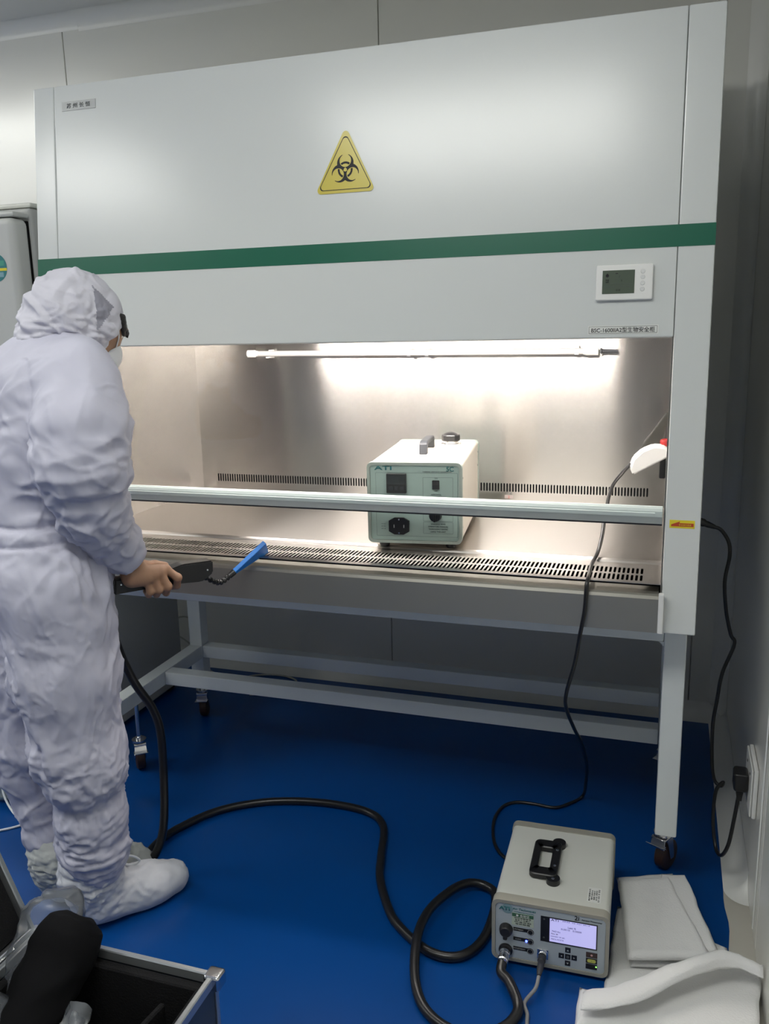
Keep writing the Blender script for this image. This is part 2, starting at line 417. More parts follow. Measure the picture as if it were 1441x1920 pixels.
bm = B(); box(bm, .014, W - .014, fy(ZT) + .02, YBK, ZT - .014, ZT); obj('top_panel', bm, WHITE, cab, smooth=False)
bm = B(); box(bm, .014, W - .014, YBK - .012, YBK, ZB, ZT - .014); obj('rear_panel', bm, WHITE, cab, smooth=False)
bm = B(); box(bm, .014, W - .014, .03, YBK - .012, ZB, ZB + .012); obj('base_panel', bm, STAND, cab, smooth=False)
bm = B(); box(bm, .02, W, .65, YBK, ZT, 2.24, .006); obj('shadow_housing', bm, WHITE, cab)  # unseen box added on top to raise the shadow edge on the back wall
bm = slab(0.0, W, 1.6068, 1.6535, .0007, False, .0009); obj('green_stripe', bm, GREEN, cab, smooth=False)

# steel chamber
CX0, CX1, CYB, CZ0, CZ1 = 0.06, 1.681, 0.81, 0.876, 1.56
bm = B()
P = lambda u, v: Vector((u, CYB, v))
strip(bm, CX0, 0.118, CZ0 - .04, CZ1, P); strip(bm, 1.634, CX1, CZ0 - .04, CZ1, P)
strip(bm, .118, 1.634, CZ0 - .04, .903, P); strip(bm, .118, 1.634, .943, CZ1, P)
slots(bm, .118, 1.634, .903, .943, 158, .0052, .909, .937, P)
solid(obj('rear_liner', bm, ST_WALL, cab, smooth=False), .0015, 0)
bm = B(); box(bm, CX0, CX1, CYB + .018, CYB + .022, .86, 1.0); obj('plenum_back', bm, DARK, cab, smooth=False)
for x, t, tg in ((CX0, -.002, 1), (CX1, .002, 1)):
    bm = B(); a, b = sorted((x, x + t))
    prism(bm, [(fy(.85) + .024, .78), (fy(CZ1) + .024, CZ1), (CYB, CZ1), (CYB, .78)], a, b, 'X'); obj('side_liner', bm, ST_WALL, cab, smooth=False)
bm = B(); prism(bm, [(.166, .866), (.17, .872), (.176, CZ0), (CYB, CZ0), (CYB, CZ0 - .012), (.178, CZ0 - .012), (.172, .86)], CX0, CX1, 'X')
obj('work_floor', bm, ST_FLOOR, cab, smooth=False)
bm = B(); P = lambda u, v: Vector((u, v, .868))
GX0, GX1 = .118, 1.643
strip(bm, CX0, GX0, .002, .166, P); strip(bm, GX1, CX1, .002, .166, P)
strip(bm, GX0, GX1, .002, .014, P); strip(bm, GX0, GX1, .132, .166, P)
slots(bm, GX0, GX1, .014, .073, 147, .0058, .020, .068, P); slots(bm, GX0, GX1, .073, .132, 147, .0058, .078, .126, P)
solid(obj('intake_grille', bm, ST_FLOOR, cab, smooth=False), .0016, -1)
bm = B(); prism(bm, [(-.012, .757), (-.012, .836), (-.009, .843), (-.003, .846), (.06, .8455), (.06, .842), (0, .842), (-.004, .836), (-.008, .757)], PX0 + .002, PX1 - .006, 'X')
obj('front_apron', bm, ST_FRONT, cab, smooth=False)
bm = B(); box(bm, CX0, CX1, .058, .062, .79, .8455); obj('grille_trough', bm, DARK, cab, smooth=False)
bm = B(); box(bm, CX0, CX1, .062, .80, .783, .786); obj('trough_floor', bm, DARK, cab, smooth=False)
bm = B(); box(bm, 1.678, 1.690, -.020, .0, .757, .85, .003); obj('apron_end_clip', bm, WHITEPL, cab)
bm = B(); box(bm, CX0, CX1, fy(CZ1) + .03, CYB, CZ1, CZ1 + .01); obj('air_diffuser', bm, GREYMESH, cab, smooth=False)
bm = B(); prism(bm, [(fy(1.425) + .024, 1.425), (fy(CZ1) + .024, CZ1), (fy(CZ1) + .026, CZ1), (fy(1.425) + .026, 1.425)], CX0, CX1, 'X'); obj('front_liner', bm, ST_WALL, cab, smooth=False)
# hidden lamp behind the front panel
lf = None
bm = B(); prism(bm, [(.118, 1.555), (.118, 1.49), (.122, 1.49), (.126, 1.55), (.2, 1.55), (.2, 1.555)], .25, 1.51, 'X'); lf = obj('lamp_fitting', bm, WHITE, cab, smooth=False)
bm = B(); tube(bm, [(.28, .165, 1.515), (1.48, .165, 1.515)], .013, 14); obj('fluorescent_tube', bm, TUBE, lf)
# UV tube on the rear wall
uv = None
bm = B(); tube(bm, [(.31, .775, 1.368), (1.455, .775, 1.3625)], .0095, 14); uv = obj('uv_tube', bm, UVGLASS, cab)
bm = B(); lathe(bm, [(.004, 0), (.0125, .001), (.0125, .028), (.0095, .031), (.0095, .04)], (.287, .775, 1.368), (1, 0, 0)); obj('tube_cap', bm, WHITEPL, uv)
bm = B(); lathe(bm, [(.0095, 0), (.0125, .01), (.0125, .045), (.006, .046)], (1.425, .775, 1.3625), (1, 0, 0)); obj('tube_cap', bm, WHITEPL, uv)
bm = B(); lathe(bm, [(.009, 0), (.010, .004), (.006, .006), (.0045, .05), (.003, .052)], (1.476, .775, 1.3625), (1, 0, 0)); obj('lead_gland', bm, GREYPL, uv)
for x in (.36, .865, .925, 1.40):
    bm = B(); box(bm, x, x + .012, .786, CYB, 1.352, 1.38, .002); box(bm, x, x + .012, .764, .79, 1.353, 1.357); obj('tube_clip', bm, CHROME if x in (.865, .925) else WHITEPL, uv)
# small red-marked stickers low on the rear wall
STK = mat('pinkish_sticker', (.42, .36, .34), .5)
for M in (Matrix.Translation((CX0 + .0005, .70, .884)) @ Matrix.Rotation(math.pi / 2, 4, 'Z') @ Matrix.Rotation(math.pi / 2, 4, 'X'), Matrix.Translation((1.194, CYB - .0004, .886)) @ Matrix.Rotation(math.pi / 2, 4, 'X')):
    bm = B(); box(bm, -.014, .014, 0, .012, 0, .0008); bm.transform(M); s = obj('small_sticker', bm, STK, cab, smooth=False)
    lettering('开关', M @ Matrix.Translation((0, .018, .0003)), GREYINK, s, width=.022)
    lettering('2', M @ Matrix.Translation((0, .006, .0010)), REDINK, s, height=.008)

# sash
def so(z, off): return Vector((0, fy(z), z)) - PN * off
bm = B(); M = PM(W / 2, 1.02, -.020); box(bm, -.805, .805, 0, .5, -.005, 0, 0, 1, M); obj('sash_glass', bm, GLASS, cab, smooth=False, label='clear glass sash')
bm = B()
prof = [(0.0, 1.0175), (0.0, 1.030), (.004, 1.036), (.010, 1.036), (.012, 1.0335), (.028, 1.0335), (.030, 1.036), (.034, 1.036), (.034, 1.003), (.030, .9985), (.018, .9985)]
prism(bm, [(fy(z) + o - .004, z) for o, z in prof], PX0 + .004, PX1 - .006, 'X'); sr = obj('sash_rail', bm, SASH, cab, angle=20)
bm = B(); prism(bm, [(fy(1.02) + o - .006, z) for o, z in ((0, 1.0185), (.0, 1.0265), (.004, 1.0285), (.004, 1.0175))], PX0 + .02, PX1 - .022, 'X'); obj('rail_strip', bm, SASH, sr)
bm = B(); prism(bm, [(fy(1) + .017, .9985), (fy(1) + .017, .994), (fy(1) + .03, .994), (fy(1) + .03, .9985)], PX0 + .004, PX1 - .006, 'X'); obj('rubber_seal', bm, GREYPL, sr)

# signs and controls on the front
def on_front(bm, x, z, off=.0009): bm.transform(PM(x, z, off)); return bm
def tri(a, r, n=6):                                      # rounded triangle outline: a = corners, anticlockwise
    out = []
    for i in range(3):
        p, q, s = Vector(a[i]), Vector(a[i - 1]), Vector(a[(i + 1) % 3])
        d1, d2 = (q - p).normalized(), (s - p).normalized(); ha = d1.angle(d2) / 2
        c = p + (d1 + d2).normalized() * (r / math.sin(ha)); L = r / math.tan(ha)
        t1, t2 = p + d1 * L - c, p + d2 * L - c; a1 = math.atan2(t1.y, t1.x); da = (math.atan2(t2.y, t2.x) - a1 + math.pi) % (2 * math.pi) - math.pi
        for k in range(n + 1): out.append((c.x + r * math.cos(a1 + da * k / n), c.y + r * math.sin(a1 + da * k / n)))
    return out
SGX, SGZ = .9095, 1.775
def tcorner(w_, h_, o): return [(-w_ / 2, o), (w_ / 2, o), (0, h_)]
bm = B(); prism(bm, tri(tcorner(.156, .152, -.004), .009), 0, .0008, 'Z'); sign = obj('biohazard_sign', on_front(bm, SGX, SGZ), YELLOW, cab, smooth=False)
def ring2(bm, o, i, z):
    vo = [bm.verts.new((*p, z)) for p in o]; vi = [bm.verts.new((*p, z)) for p in i]; n = len(o)
    for k in range(n): bm.faces.new((vo[k], vo[(k + 1) % n], vi[(k + 1) % n], vi[k]))
bm = B(); a = tri(tcorner(.142, .137, .003), .008); cxy = (0, .05)
ring2(bm, a, [(cxy[0] + (p[0] - cxy[0]) * .962, cxy[1] + (p[1] - cxy[1]) * .962) for p in a], .0011)
bmesh.ops.recalc_face_normals(bm, faces=bm.faces[:]); obj('sign_border', on_front(bm, SGX, SGZ), INK, sign, smooth=False)
# biohazard trefoil from its circle construction, on a fine polar grid
def trefoil():
    bm = B(); A = .0052; n = 300; S = 27 * A; h = 2 * S / n; cells = {}
    cen = [(11 * A * math.sin(t), 11 * A * math.cos(t)) for t in (0, 2 * math.pi / 3, 4 * math.pi / 3)]
    cen2 = [(15 * A * math.sin(t), 15 * A * math.cos(t)) for t in (0, 2 * math.pi / 3, 4 * math.pi / 3)]
    xs = (np.arange(n) + .5) * h - S; X, Y = np.meshgrid(xs, xs, indexing='ij')
    big = np.zeros_like(X, bool)
    for c in cen: big |= np.hypot(X - c[0], Y - c[1]) < 15 * A
    for c in cen2: big &= ~(np.hypot(X - c[0], Y - c[1]) < 10.5 * A)
    R = np.hypot(X, Y); big &= ~(R < 3 * A)
    for t in (0, 2 * math.pi / 3, 4 * math.pi / 3):
        u = X * math.cos(t) - Y * math.sin(t); v = X * math.sin(t) + Y * math.cos(t)
        big &= ~((np.abs(u) < .5 * A) & (v > 0) & (R < 4 * A) * 1 > 0)
    th = np.arctan2(X, Y)
    for t in (0, 2 * math.pi / 3, 4 * math.pi / 3):
        u = X * math.cos(t) - Y * math.sin(t); v = X * math.sin(t) + Y * math.cos(t)
        big &= ~((np.abs(u) < 5.2 * A) & (v > 12 * A))
    arc = (R > 10 * A) & (R < 13.5 * A)
    near = np.zeros_like(arc)
    for c in cen2: near |= np.hypot(X - c[0], Y - c[1]) < 9.4 * A
    m = big | (arc & near)
    return m, xs, h
m_, xs_, h_ = trefoil()
bm = B(); k_ = .037 / (26 * .0052)
for i in range(len(xs_)):
    j = 0
    while j < len(xs_):
        if m_[i, j]:
            j0 = j
            while j < len(xs_) and m_[i, j]: j += 1
            x0, x1, y0, y1 = xs_[i] - h_ / 2, xs_[i] + h_ / 2, xs_[j0] - h_ / 2, xs_[j - 1] + h_ / 2
            bm.faces.new([bm.verts.new((x * k_, y * k_ + .050, .0012)) for x, y in ((x0, y0), (x1, y0), (x1, y1), (x0, y1))])
        else: j += 1
obj('biohazard_symbol', on_front(bm, SGX, SGZ), INK, sign, smooth=False)

def plate(parent, name, x0, x1, z0, z1, t, m, bev=0, off=.0):
    bm = B(); L = (z1 - z0) / PU.z; box(bm, -(x1 - x0) / 2, (x1 - x0) / 2, 0, L, 0, t, bev, 2); return obj(name, on_front(bm, (x0 + x1) / 2, z0, off), m, parent, smooth=bool(bev))
np_ = plate(cab, 'maker_plate', .0935, .1995, 2.036, 2.059, .0015, mat('grey_metal_plate', (.40, .41, .41), .35, .3))
lettering('苏 州 长 恒', PM(.146, 2.0478, .0018), GREYINK, np_, width=.074, height=.0125, bold=.001)
ml = plate(cab, 'model_label', 1.499, 1.651, 1.4225, 1.4415, .0008, PAPER)
bm = B(); ring2(bm, rrect(-.074, .074, -.0078, .0078, .001), rrect(-.0732, .0732, -.007, .007, .0008), .0); bmesh.ops.recalc_face_normals(bm, faces=bm.faces[:])
obj('label_border', on_front(bm, 1.575, 1.432, .0012), GREYINK, ml, smooth=False)
lettering('BSC-1600IIA2型生物安全柜', PM(1.575, 1.432, .001), INK, ml, width=.137, height=.0115, bold=.0006)
cp = plate(cab, 'control_panel', 1.513, 1.6355, 1.4955, 1.5725, .011, WHITEPL, .004)
plate(cp, 'lcd_screen', 1.5275, 1.5965, 1.5095, 1.560, .0006, LCD, 0, .0112)
for (x, z, s, h) in ((1.538, 1.551, '▲', .006), (1.558, 1.553, '-', None), (1.564, 1.546, '/', .005), (1.538, 1.539, '风速', .0035), (1.538, 1.5345, '状态', .0035), (1.569, 1.5375, '0', .004), (1.562, 1.517, '设定', .005)):
    lettering(s, PM(x, z, .0121), INK, cp, height=h, width=None if h else .005)
bm = B(); lathe(bm, [(.001, 0), (.0035, 0), (.0035, .0004), (.001, .0004)], (0, 0, 0), (0, 0, 1), 12); obj('lcd_symbol', on_front(bm, 1.538, 1.5485, .0121), INK, cp)
for z in (1.530, 1.524):
    bm = B(); box(bm, -.03, .03, 0, .0004, 0, .0003); obj('lcd_line', on_front(bm, 1.562, z, .0121), GREYINK, cp, smooth=False)
for z in (1.556, 1.544, 1.531, 1.518):
    bm = B(); lathe(bm, [(.001, 0), (.005, 0), (.0045, .001), (.001, .0012)], (0, 0, 0), (0, 0, 1), 16); obj('button', on_front(bm, 1.6135, z, .011), mat('button_white', (.66, .67, .66), .4), cp)
ar = plate(cab, 'warning_sticker', 1.694, 1.7475, .9945, 1.0125, .0008, YELLOW2)
bm = B(); prism(bm, [(-.023, 0), (-.004, .0075), (-.006, .0035), (.0245, .0035), (.0245, -.004), (-.023, -.004)][::-1], 0, .0003, 'Z'); obj('warning_arrow', on_front(bm, 1.7205, 1.0025, .0012), REDINK, ar, smooth=False)
lettering('安全操作高度', PM(1.727, 1.0022, .0017), YELLOW2, ar, width=.026)

# socket inside the chamber on the right wall, with its flap and the white plug adaptor
sk = None
bm = B(); box(bm, 1.664, CX1 - .0005, .40, .50, 1.04, 1.125, .004); sk = obj('socket_base', bm, BLACK, cab)
bm = B(); prism(bm, [(1.681, 1.205), (1.675, 1.205), (1.618, 1.122), (1.6185, 1.116), (1.668, 1.124)], .425, .505, 'Y'); obj('socket_flap', bm, SMOKE, sk, label='smoky open flap')
bm = B(); lathe(bm, [(.012, 0), (.012, .012), (.010, .016), (.001, .016)], (1.676, .41, 1.128), (-.1, -.1, 1), 16); obj('red_switch', bm, RED, sk, label='red switch')

# ------------------------------------------------------------------ the stand
stand = thing('cabinet_stand', 'pale grey tubular steel stand on casters beneath the white cabinet', 'stand', (W / 2, .45, 0))
LX0, LX1, TW = .016, 1.695, .052
def bar(name, *a):
    bm = B(); box(bm, *a, .004, 2); return obj(name, bm, STAND, stand)
FYL, RYL, ZL = .1, .70, .179
for x in (LX0, LX1):
    bar('leg', x, x + TW, FYL, FYL + TW, ZL, ZB - .003)
    bar('leg', x, x + TW, RYL, RYL + TW, ZL, ZB - .003)
    bar('side_rail', x + .001, x + TW - .001, FYL + TW, RYL, .252, .302)
    bar('side_top_rail', x + .001, x + TW - .001, FYL + TW, RYL, ZB - .055, ZB - .003)
bar('front_beam', LX0 + TW, LX1, FYL + .001, FYL + TW, .695, ZB - .003)
bar('rear_beam', LX0 + TW, LX1, RYL + .001, RYL + TW, .69, ZB - .003)
bar('cross_rail', LX0 + TW, LX1, .445, .495, .254, .301)
bar('cross_rail', LX0 + TW, LX1, RYL + .002, RYL + TW - .002, .254, .301)
bm = B(); prism(bm, [(LX1 + .001, .695), (LX1 + .001, .683), (LX1 - .012, .695)], FYL + .003, FYL + TW - .002, 'Y'); obj('corner_gusset', bm, STAND, stand, smooth=False)
def caster(x, y, ang, pedal_up):
    c = B(); R = Matrix.Translation((x, y, 0)) @ Matrix.Rotation(ang, 4, 'Z')
    lathe(c, [(.005, .252), (.011, .252), (.011, .244), (.0065, .243), (.0065, .126), (.011, .125), (.011, .117), (.024, .1165), (.024, .110), (.008, .108)], (0, 0, 0), (0, 0, 1), 20)
    for s in (-1, 1):
        prism(c, [(-.012, .108), (.018, .108), (.03, .05), (.03, .035), (.014, .035)], s * .018 - .0015, s * .018 + .0015, 'X')
    box(c, -.02, .02, -.024, .018, .100, .108, .002); box(c, -.02, .02, -.026, -.022, .078, .106, .0015)
    c.transform(R); o = obj('caster', c, CHROME, stand, label='chrome caster with brake pedal')
    c = B(); lathe(c, [(.008, -.015), (.036, -.0145), (.041, -.011), (.041, .011), (.036, .0145), (.008, .015)], (0, .022, .0415), (1, 0, 0), 28); c.transform(R); obj('wheel', c, WHEEL, o)
    c = B(); M = Matrix.Translation((0, -.022, .082)) @ Matrix.Rotation(math.radians(-32 if pedal_up else -8), 4, 'X')
    box(c, -.023, .023, -.032, .0, -.0015, .0015, .0012, 1, M); box(c, -.020, .020, -.004, .002, -.004, .006, .001, 1, M); c.transform(R); obj('brake_pedal', c, CHROME, o)
caster(LX0 + TW / 2, .305, math.radians(40), False)
caster(LX1 + TW / 2 - .004, .225, math.radians(-28), True)
caster(LX0 + TW / 2, RYL + .025, math.radians(20), False)
caster(LX1 + TW / 2, RYL + .025, math.radians(-20), False)

# ------------------------------------------------------------------ fridge at the left, behind the person
fr = thing('refrigerator', 'grey-white upright refrigerator beyond the cabinet at far left with round sticker', 'refrigerator', (-.5, .6, 0))
bm = B(); box(bm, -.80, -.2, .335, .985, .02, 1.83, .012, 3); obj('body', bm, FRIDGESIDE, fr)
bm = B(); box(bm, -.80, -.2, .25, .326, .06, 1.795, .022, 4); fd = obj('door', bm, FRIDGE, fr)
bm = B(); box(bm, -.80, -.2, .26, .328, 1.797, 1.812, .006, 2); obj('door_cap', bm, FRIDGE, fr)
bm = B(); box(bm, -.80, -.2, .34, .985, 1.831, 1.846, .006, 2); obj('top_cap', bm, SHELL, fr)
bm = B(); box(bm, -.79, -.21, .326, .335, .07, 1.79); obj('door_gasket', bm, DARK, fr, smooth=False)
for x in (-.77, -.25):
    for yy in (.36, .90):
        bm = B(); box(bm, x, x + .03, yy, yy + .04, 0, .021, .003); obj('foot', bm, BLACK, fr)
SM = Matrix.Translation((-.277, .2498, 1.651)) @ Matrix.Rotation(math.pi / 2, 4, 'X')
bm = B(); prism(bm, circ(0, 0, .042, 40), 0, .0006, 'Z'); bm.transform(SM); sk2 = obj('round_sticker', bm, TEAL, fd, smooth=False, label='round teal sticker with yellow band')
bm = B(); prism(bm, rrect(-.0415, .0415, -.010, -.002, .001), .0006, .0009, 'Z'); bm.transform(SM); obj('yellow_band', bm, YELLOW2, sk2, smooth=False)
bm = B(); prism(bm, rrect(-.033, .033, .005, .02, .002), .0006, .0009, 'Z'); bm.transform(SM); obj('print_patch', bm, mat('teal_green_print', (.05, .30, .22), .5), sk2, smooth=False)
bm = B(); prism(bm, rrect(-.028, .028, -.028, -.014, .002), .0006, .0009, 'Z'); bm.transform(SM); obj('print_patch', bm, mat('pale_blue_print', (.20, .36, .42), .5), sk2, smooth=False)

# ------------------------------------------------------------------ the aerosol generator inside the chamber
GW, GD, GH = .248, .455, .214
ga = math.radians(6.5)
gc = Vector((1.066, .136, 0))                                        # middle of its front edge
gdir = Vector((-math.sin(ga), math.cos(ga), 0))
gen = thing('aerosol_generator', 'cream box-shaped aerosol generator with pale green front standing in the steel chamber', 'instrument', (gc.x + gdir.x * GD / 2, gc.y + gdir.y * GD / 2, CZ0 + .0003), ga)
Y0 = -GD / 2; Z0 = .018
def lobj(name, bm, m, p, **k): return obj(name, bm, m, p, local=True, **k)
def shellbox(bm, w_, y0, y1, z0, z1, r):
    prism(bm, rrect(-w_ / 2, w_ / 2, z0, z1, r, 5), y0, y1, 'Y'); return bm
def ringbox(bm, w_, y0, y1, z0, z1, r, t):
    o = rrect(-w_ / 2, w_ / 2, z0, z1, r, 5); i = rrect(-w_ / 2 + t, w_ / 2 - t, z0 + t, z1 - t, max(r - t * .5, .002), 5); n = len(o)
    V = [[bm.verts.new((p[0], y, p[1])) for p in q] for q in (o, i) for y in (y0, y1)]
    for k in range(n):
        k2 = (k + 1) % n
        for a, b in ((0, 1), (1, 3), (3, 2), (2, 0)): bm.faces.new((V[a][k], V[a][k2], V[b][k2], V[b][k]))
    bmesh.ops.recalc_face_normals(bm, faces=bm.faces[:]); return bm
bm = B(); shellbox(bm, GW - .004, Y0 + .012, -Y0 - .012, Z0 + .002, Z0 + GH - .002, .011); lobj('casing', bm, SHELL2, gen)
bm = B(); ringbox(bm, GW, Y0, Y0 + .02, Z0, Z0 + GH, .014, .0075); lobj('front_bezel', bm, BEZEL2, gen)
bm = B(); ringbox(bm, GW, -Y0 - .02, -Y0, Z0, Z0 + GH, .014, .009); lobj('rear_bezel', bm, BEZEL2, gen)
bm = B(); box(bm, -GW / 2 + .008, GW / 2 - .008, Y0 + .004, Y0 + .012, Z0 + .008, Z0 + GH - .008); gf = lobj('fascia', bm, FACE2, gen, smooth=False)
bm = B(); box(bm, -GW / 2 + .008, GW / 2 - .008, -Y0 - .012, -Y0 - .004, Z0 + .008, Z0 + GH - .008); lobj('rear_plate', bm, FACE2, gen, smooth=False)
for sx in (-1, 1):
    for yy in (Y0 + .045, -Y0 - .045):
        bm = B(); lathe(bm, [(.012, 0), (.014, .004), (.014, .0185)], (sx * (GW / 2 - .035), yy, 0), (0, 0, 1), 18); lobj('rubber_foot', bm, BLACK, gen)
    for yy, zz in ((Y0 + .03, .04), (Y0 + .03, .10), (Y0 + .03, .17), (-Y0 - .03, .14), (-Y0 - .03, .18), (-Y0 - .2, .06)):
        bm = B(); lathe(bm, [(.001, -.001), (.003, -.001), (.0028, .0012), (.001, .0016)], (sx * (GW / 2 - .002), yy, Z0 + zz), (sx, 0, 0), 10); lobj('screw', bm, CHROME, gen)
def gpt(u, v, o=0.0): return (-GW / 2 + u * GW, Y0 + .004 - o, Z0 + v * GH)
FR = Matrix.Rotation(math.pi / 2, 4, 'X')                              # text plane facing -y
def gtext(s, u, v, m, h=None, w_=None, bold=0): return lettering(s, Matrix.Translation(gpt(u, v, .0003)) @ FR, m, gf, width=w_, height=h, bold=bold, local=True)
def grect(u0, u1, v0, v1, t=.0006):
    bm = B(); a, b = gpt(u0, v0), gpt(u1, v1)
    o = rrect(a[0], b[0], a[2], b[2], .0015, 2); i = rrect(a[0] + t, b[0] - t, a[2] + t, b[2] - t, .0012, 2)
    V = [[bm.verts.new((p[0], Y0 + .0036, p[1])) for p in q] for q in (o, i)]; n = len(o)
    for k in range(n): bm.faces.new((V[0][k], V[0][(k + 1) % n], V[1][(k + 1) % n], V[1][k]))
    bmesh.ops.recalc_face_normals(bm, faces=bm.faces[:]); return lobj('printed_outline', bm, GREYINK, gf, smooth=False)
gtext('ATI', .17, .928, TEAL, .0105, .046, .002); gtext('5C', .875, .922, TEAL, .0125, None, .002)
bm = B(); prism(bm, [(gpt(.86, 0)[0], gpt(0, .80)[2]), (gpt(.985, 0)[0], gpt(0, .955)[2]), (gpt(.96, 0)[0], gpt(0, .80)[2])], Y0 + .0038, Y0 + .0044, 'Y')
bm.free()
gtext('THERMAL AEROSOL GENERATOR', .74, .886, GREYINK, .0032, .076)
grect(.09, .955, .085, .872); grect(.59, .905, .28, .82); grect(.59, .905, .125, .27)
bm = B(); a, b = gpt(.21, .625, 0), gpt(.42, .865, 0); box(bm, a[0], b[0], Y0 - .006, Y0 + .005, a[2], b[2], .002); gd = lobj('temperature_display', bm, BLACK, gen)
bm = B(); a, b = gpt(.225, .74), gpt(.405, .85); box(bm, a[0], b[0], Y0 - .0066, Y0 - .0058, a[2], b[2]); lobj('display_window', bm, mat('dark_display', (.03, .035, .035), .15), gd, smooth=False)
for k in range(3):
    bm = B(); a = gpt(.235 + k * .06, .665); box(bm, a[0], a[0] + .011, Y0 - .0072, Y0 - .0058, a[2], a[2] + .010, .001); lobj('key', bm, GREYPL, gd)
bm = B(); a, b = gpt(.69, .675), gpt(.765, .785); box(bm, a[0], b[0], Y0 - .001, Y0 + .005, a[2], b[2], .0015); rs = lobj('rocker_switch', bm, BLACK, gen)
bm = B(); a, b = gpt(.70, .685), gpt(.755, .775); prism(bm, [(Y0 - .001, a[2]), (Y0 - .001, b[2]), (Y0 - .006, b[2]), (Y0 - .002, (a[2] + b[2]) / 2), (Y0 - .002, a[2])], a[0], b[0], 'X'); lobj('rocker', bm, BLACK, rs, smooth=False)
gtext('ON', .73, .808, INK, .0034); gtext('OFF', .73, .655, INK, .0034)
gtext('AEROSOL', .73, .608, INK, .0036, .028); gtext('CONCENTRATION', .73, .580, INK, .0036, .05)
bm = B(); lathe(bm, [(.001, -.004), (.017, -.004), (.0165, .004), (.0145, .014), (.001, .015)], gpt(.72, .355), (0, -1, 0), 24); box(bm, gpt(.72, 0)[0] - .0025, gpt(.72, 0)[0] + .0025, Y0 - .019, Y0 - .006, gpt(0, .355)[2] - .014, gpt(0, .355)[2] + .014, .001); lobj('control_knob', bm, BLACK, gen)
gtext('POWER INLET', .34, .385, mat('blue_print', (.03, .05, .3), .5), .0030, .032)
bm = B(); cxz = gpt(.335, .215)
hx = [(cxz[0] + dx, cxz[2] + dz) for dx, dz in ((-.027, .014), (-.012, .0225), (.012, .0225), (.027, .014), (.027, -.014), (.012, -.0225), (-.012, -.0225), (-.027, -.014))]
prism(bm, hx, Y0 - .003, Y0 + .005, 'Y'); inl = lobj('power_inlet', bm, BLACK, gen, smooth=False)
for dz in (-.018, .018):
    bm = B(); lathe(bm, [(.001, 0), (.0025, 0), (.002, .001), (.001, .001)], (cxz[0], Y0 - .003, cxz[2] + dz), (0, -1, 0), 10); lobj('screw', bm, CHROME, inl)
for dx in (-.013, .013):
    bm = B(); box(bm, cxz[0] + dx - .001, cxz[0] + dx + .001, Y0 - .0036, Y0 - .0028, cxz[2] - .004, cxz[2] + .004); lobj('inlet_pin', bm, PALEINK, inl, smooth=False)
for k, s in enumerate(('115 VAC', '60 HZ', '15 A')): gtext(s, .165, .235 - .03 * k, GREYINK, .0022, .012)
for k, (s, ww) in enumerate((('WARNING: READ', .038), ('OPERATORS MANUAL', .052), ('THOROUGHLY BEFORE', .05), ('USING THIS UNIT', .04))): gtext(s, .747, .245 - .032 * k, INK, .0036, ww)
# handle and filler cap on top, a white sticker
zt = Z0 + GH - .002
def gtop(u, d): return (-GW / 2 + u * GW, Y0 + d * GD, zt)
bm = B(); p0, p1 = gtop(.50, .36), gtop(.50, .64); hw = .011
o = [(p0[1] - .012, zt), (p0[1] - .007, zt + .028), (p0[1] + .006, zt + .036), (p1[1] - .006, zt + .036), (p1[1] + .007, zt + .028), (p1[1] + .012, zt), (p1[1] - .006, zt), (p1[1] - .011, zt + .022), (p1[1] - .018, zt + .025), (p0[1] + .018, zt + .025), (p0[1] + .011, zt + .022), (p0[1] + .006, zt)]
prism(bm, o, p0[0] - hw, p0[0] + hw, 'X'); bmesh.ops.bevel(bm, geom=bm.edges[:], offset=.002, segments=1, affect='EDGES'); lobj('carry_handle', bm, GREYPL, gen)
c = gtop(.70, .80)
bm = B(); lathe(bm, [(.02, 0), (.029, .0), (.029, .003), (.022, .004), (.022, .008), (.025, .009), (.025, .011)], c, (0, 0, 1), 28); lobj('filler_collar', bm, CHROME, gen)
bm = B(); lathe(bm, [(.02, .0105), (.0265, .011), (.0275, .014), (.0275, .026), (.026, .029), (.014, .035), (.004, .037)], c, (0, 0, 1), 14); lobj('filler_cap', bm, BLACK, gen, angle=20)
bm = B(); a = gtop(.80, .34); box(bm, a[0] - .035, a[0] + .03, a[1] - .1, a[1] + .1, zt, zt + .0006); lobj('top_sticker', bm, PAPER, gen, smooth=False)

# ------------------------------------------------------------------ the photometer on the floor
PW, PD, PH = .262, .33, .156
pa = math.radians(1.2)
pho = thing('aerosol_photometer', 'grey-white aerosol photometer with lit screen and black handle on the blue floor', 'instrument', (1.474, -.238 + PD / 2, 0), pa)
Y0p = -PD / 2; Z0p = .012
bm = B(); shellbox(bm, PW - .006, Y0p + .02, -Y0p - .02, Z0p + .003, Z0p + PH - .003, .012); lobj('casing', bm, SHELL, pho)
bm = B(); prism(bm, rrect(-PW / 2, PW / 2, Z0p, Z0p + PH, .016, 6), Y0p + .006, Y0p + .026, 'Y')
ringbox(bm, PW, Y0p, Y0p + .006, Z0p, Z0p + PH, .016, .008); lobj('front_bezel', bm, BEZEL, pho)
bm = B(); prism(bm, rrect(-PW / 2, PW / 2, Z0p, Z0p + PH, .016, 6), -Y0p - .02, -Y0p, 'Y'); lobj('rear_bezel', bm, BEZEL, pho)
bm = B(); box(bm, -PW / 2 + .0085, PW / 2 - .0085, Y0p + .002, Y0p + .006, Z0p + .0085, Z0p + PH - .0085); pf = lobj('fascia', bm, FACE, pho, smooth=False)
for sx in (-1, 1):
    for yy in (Y0p + .04, -Y0p - .04):
        bm = B(); lathe(bm, [(.011, 0), (.013, .003), (.013, .0125)], (sx * (PW / 2 - .03), yy, 0), (0, 0, 1), 16); lobj('rubber_foot', bm, BLACK, pho)
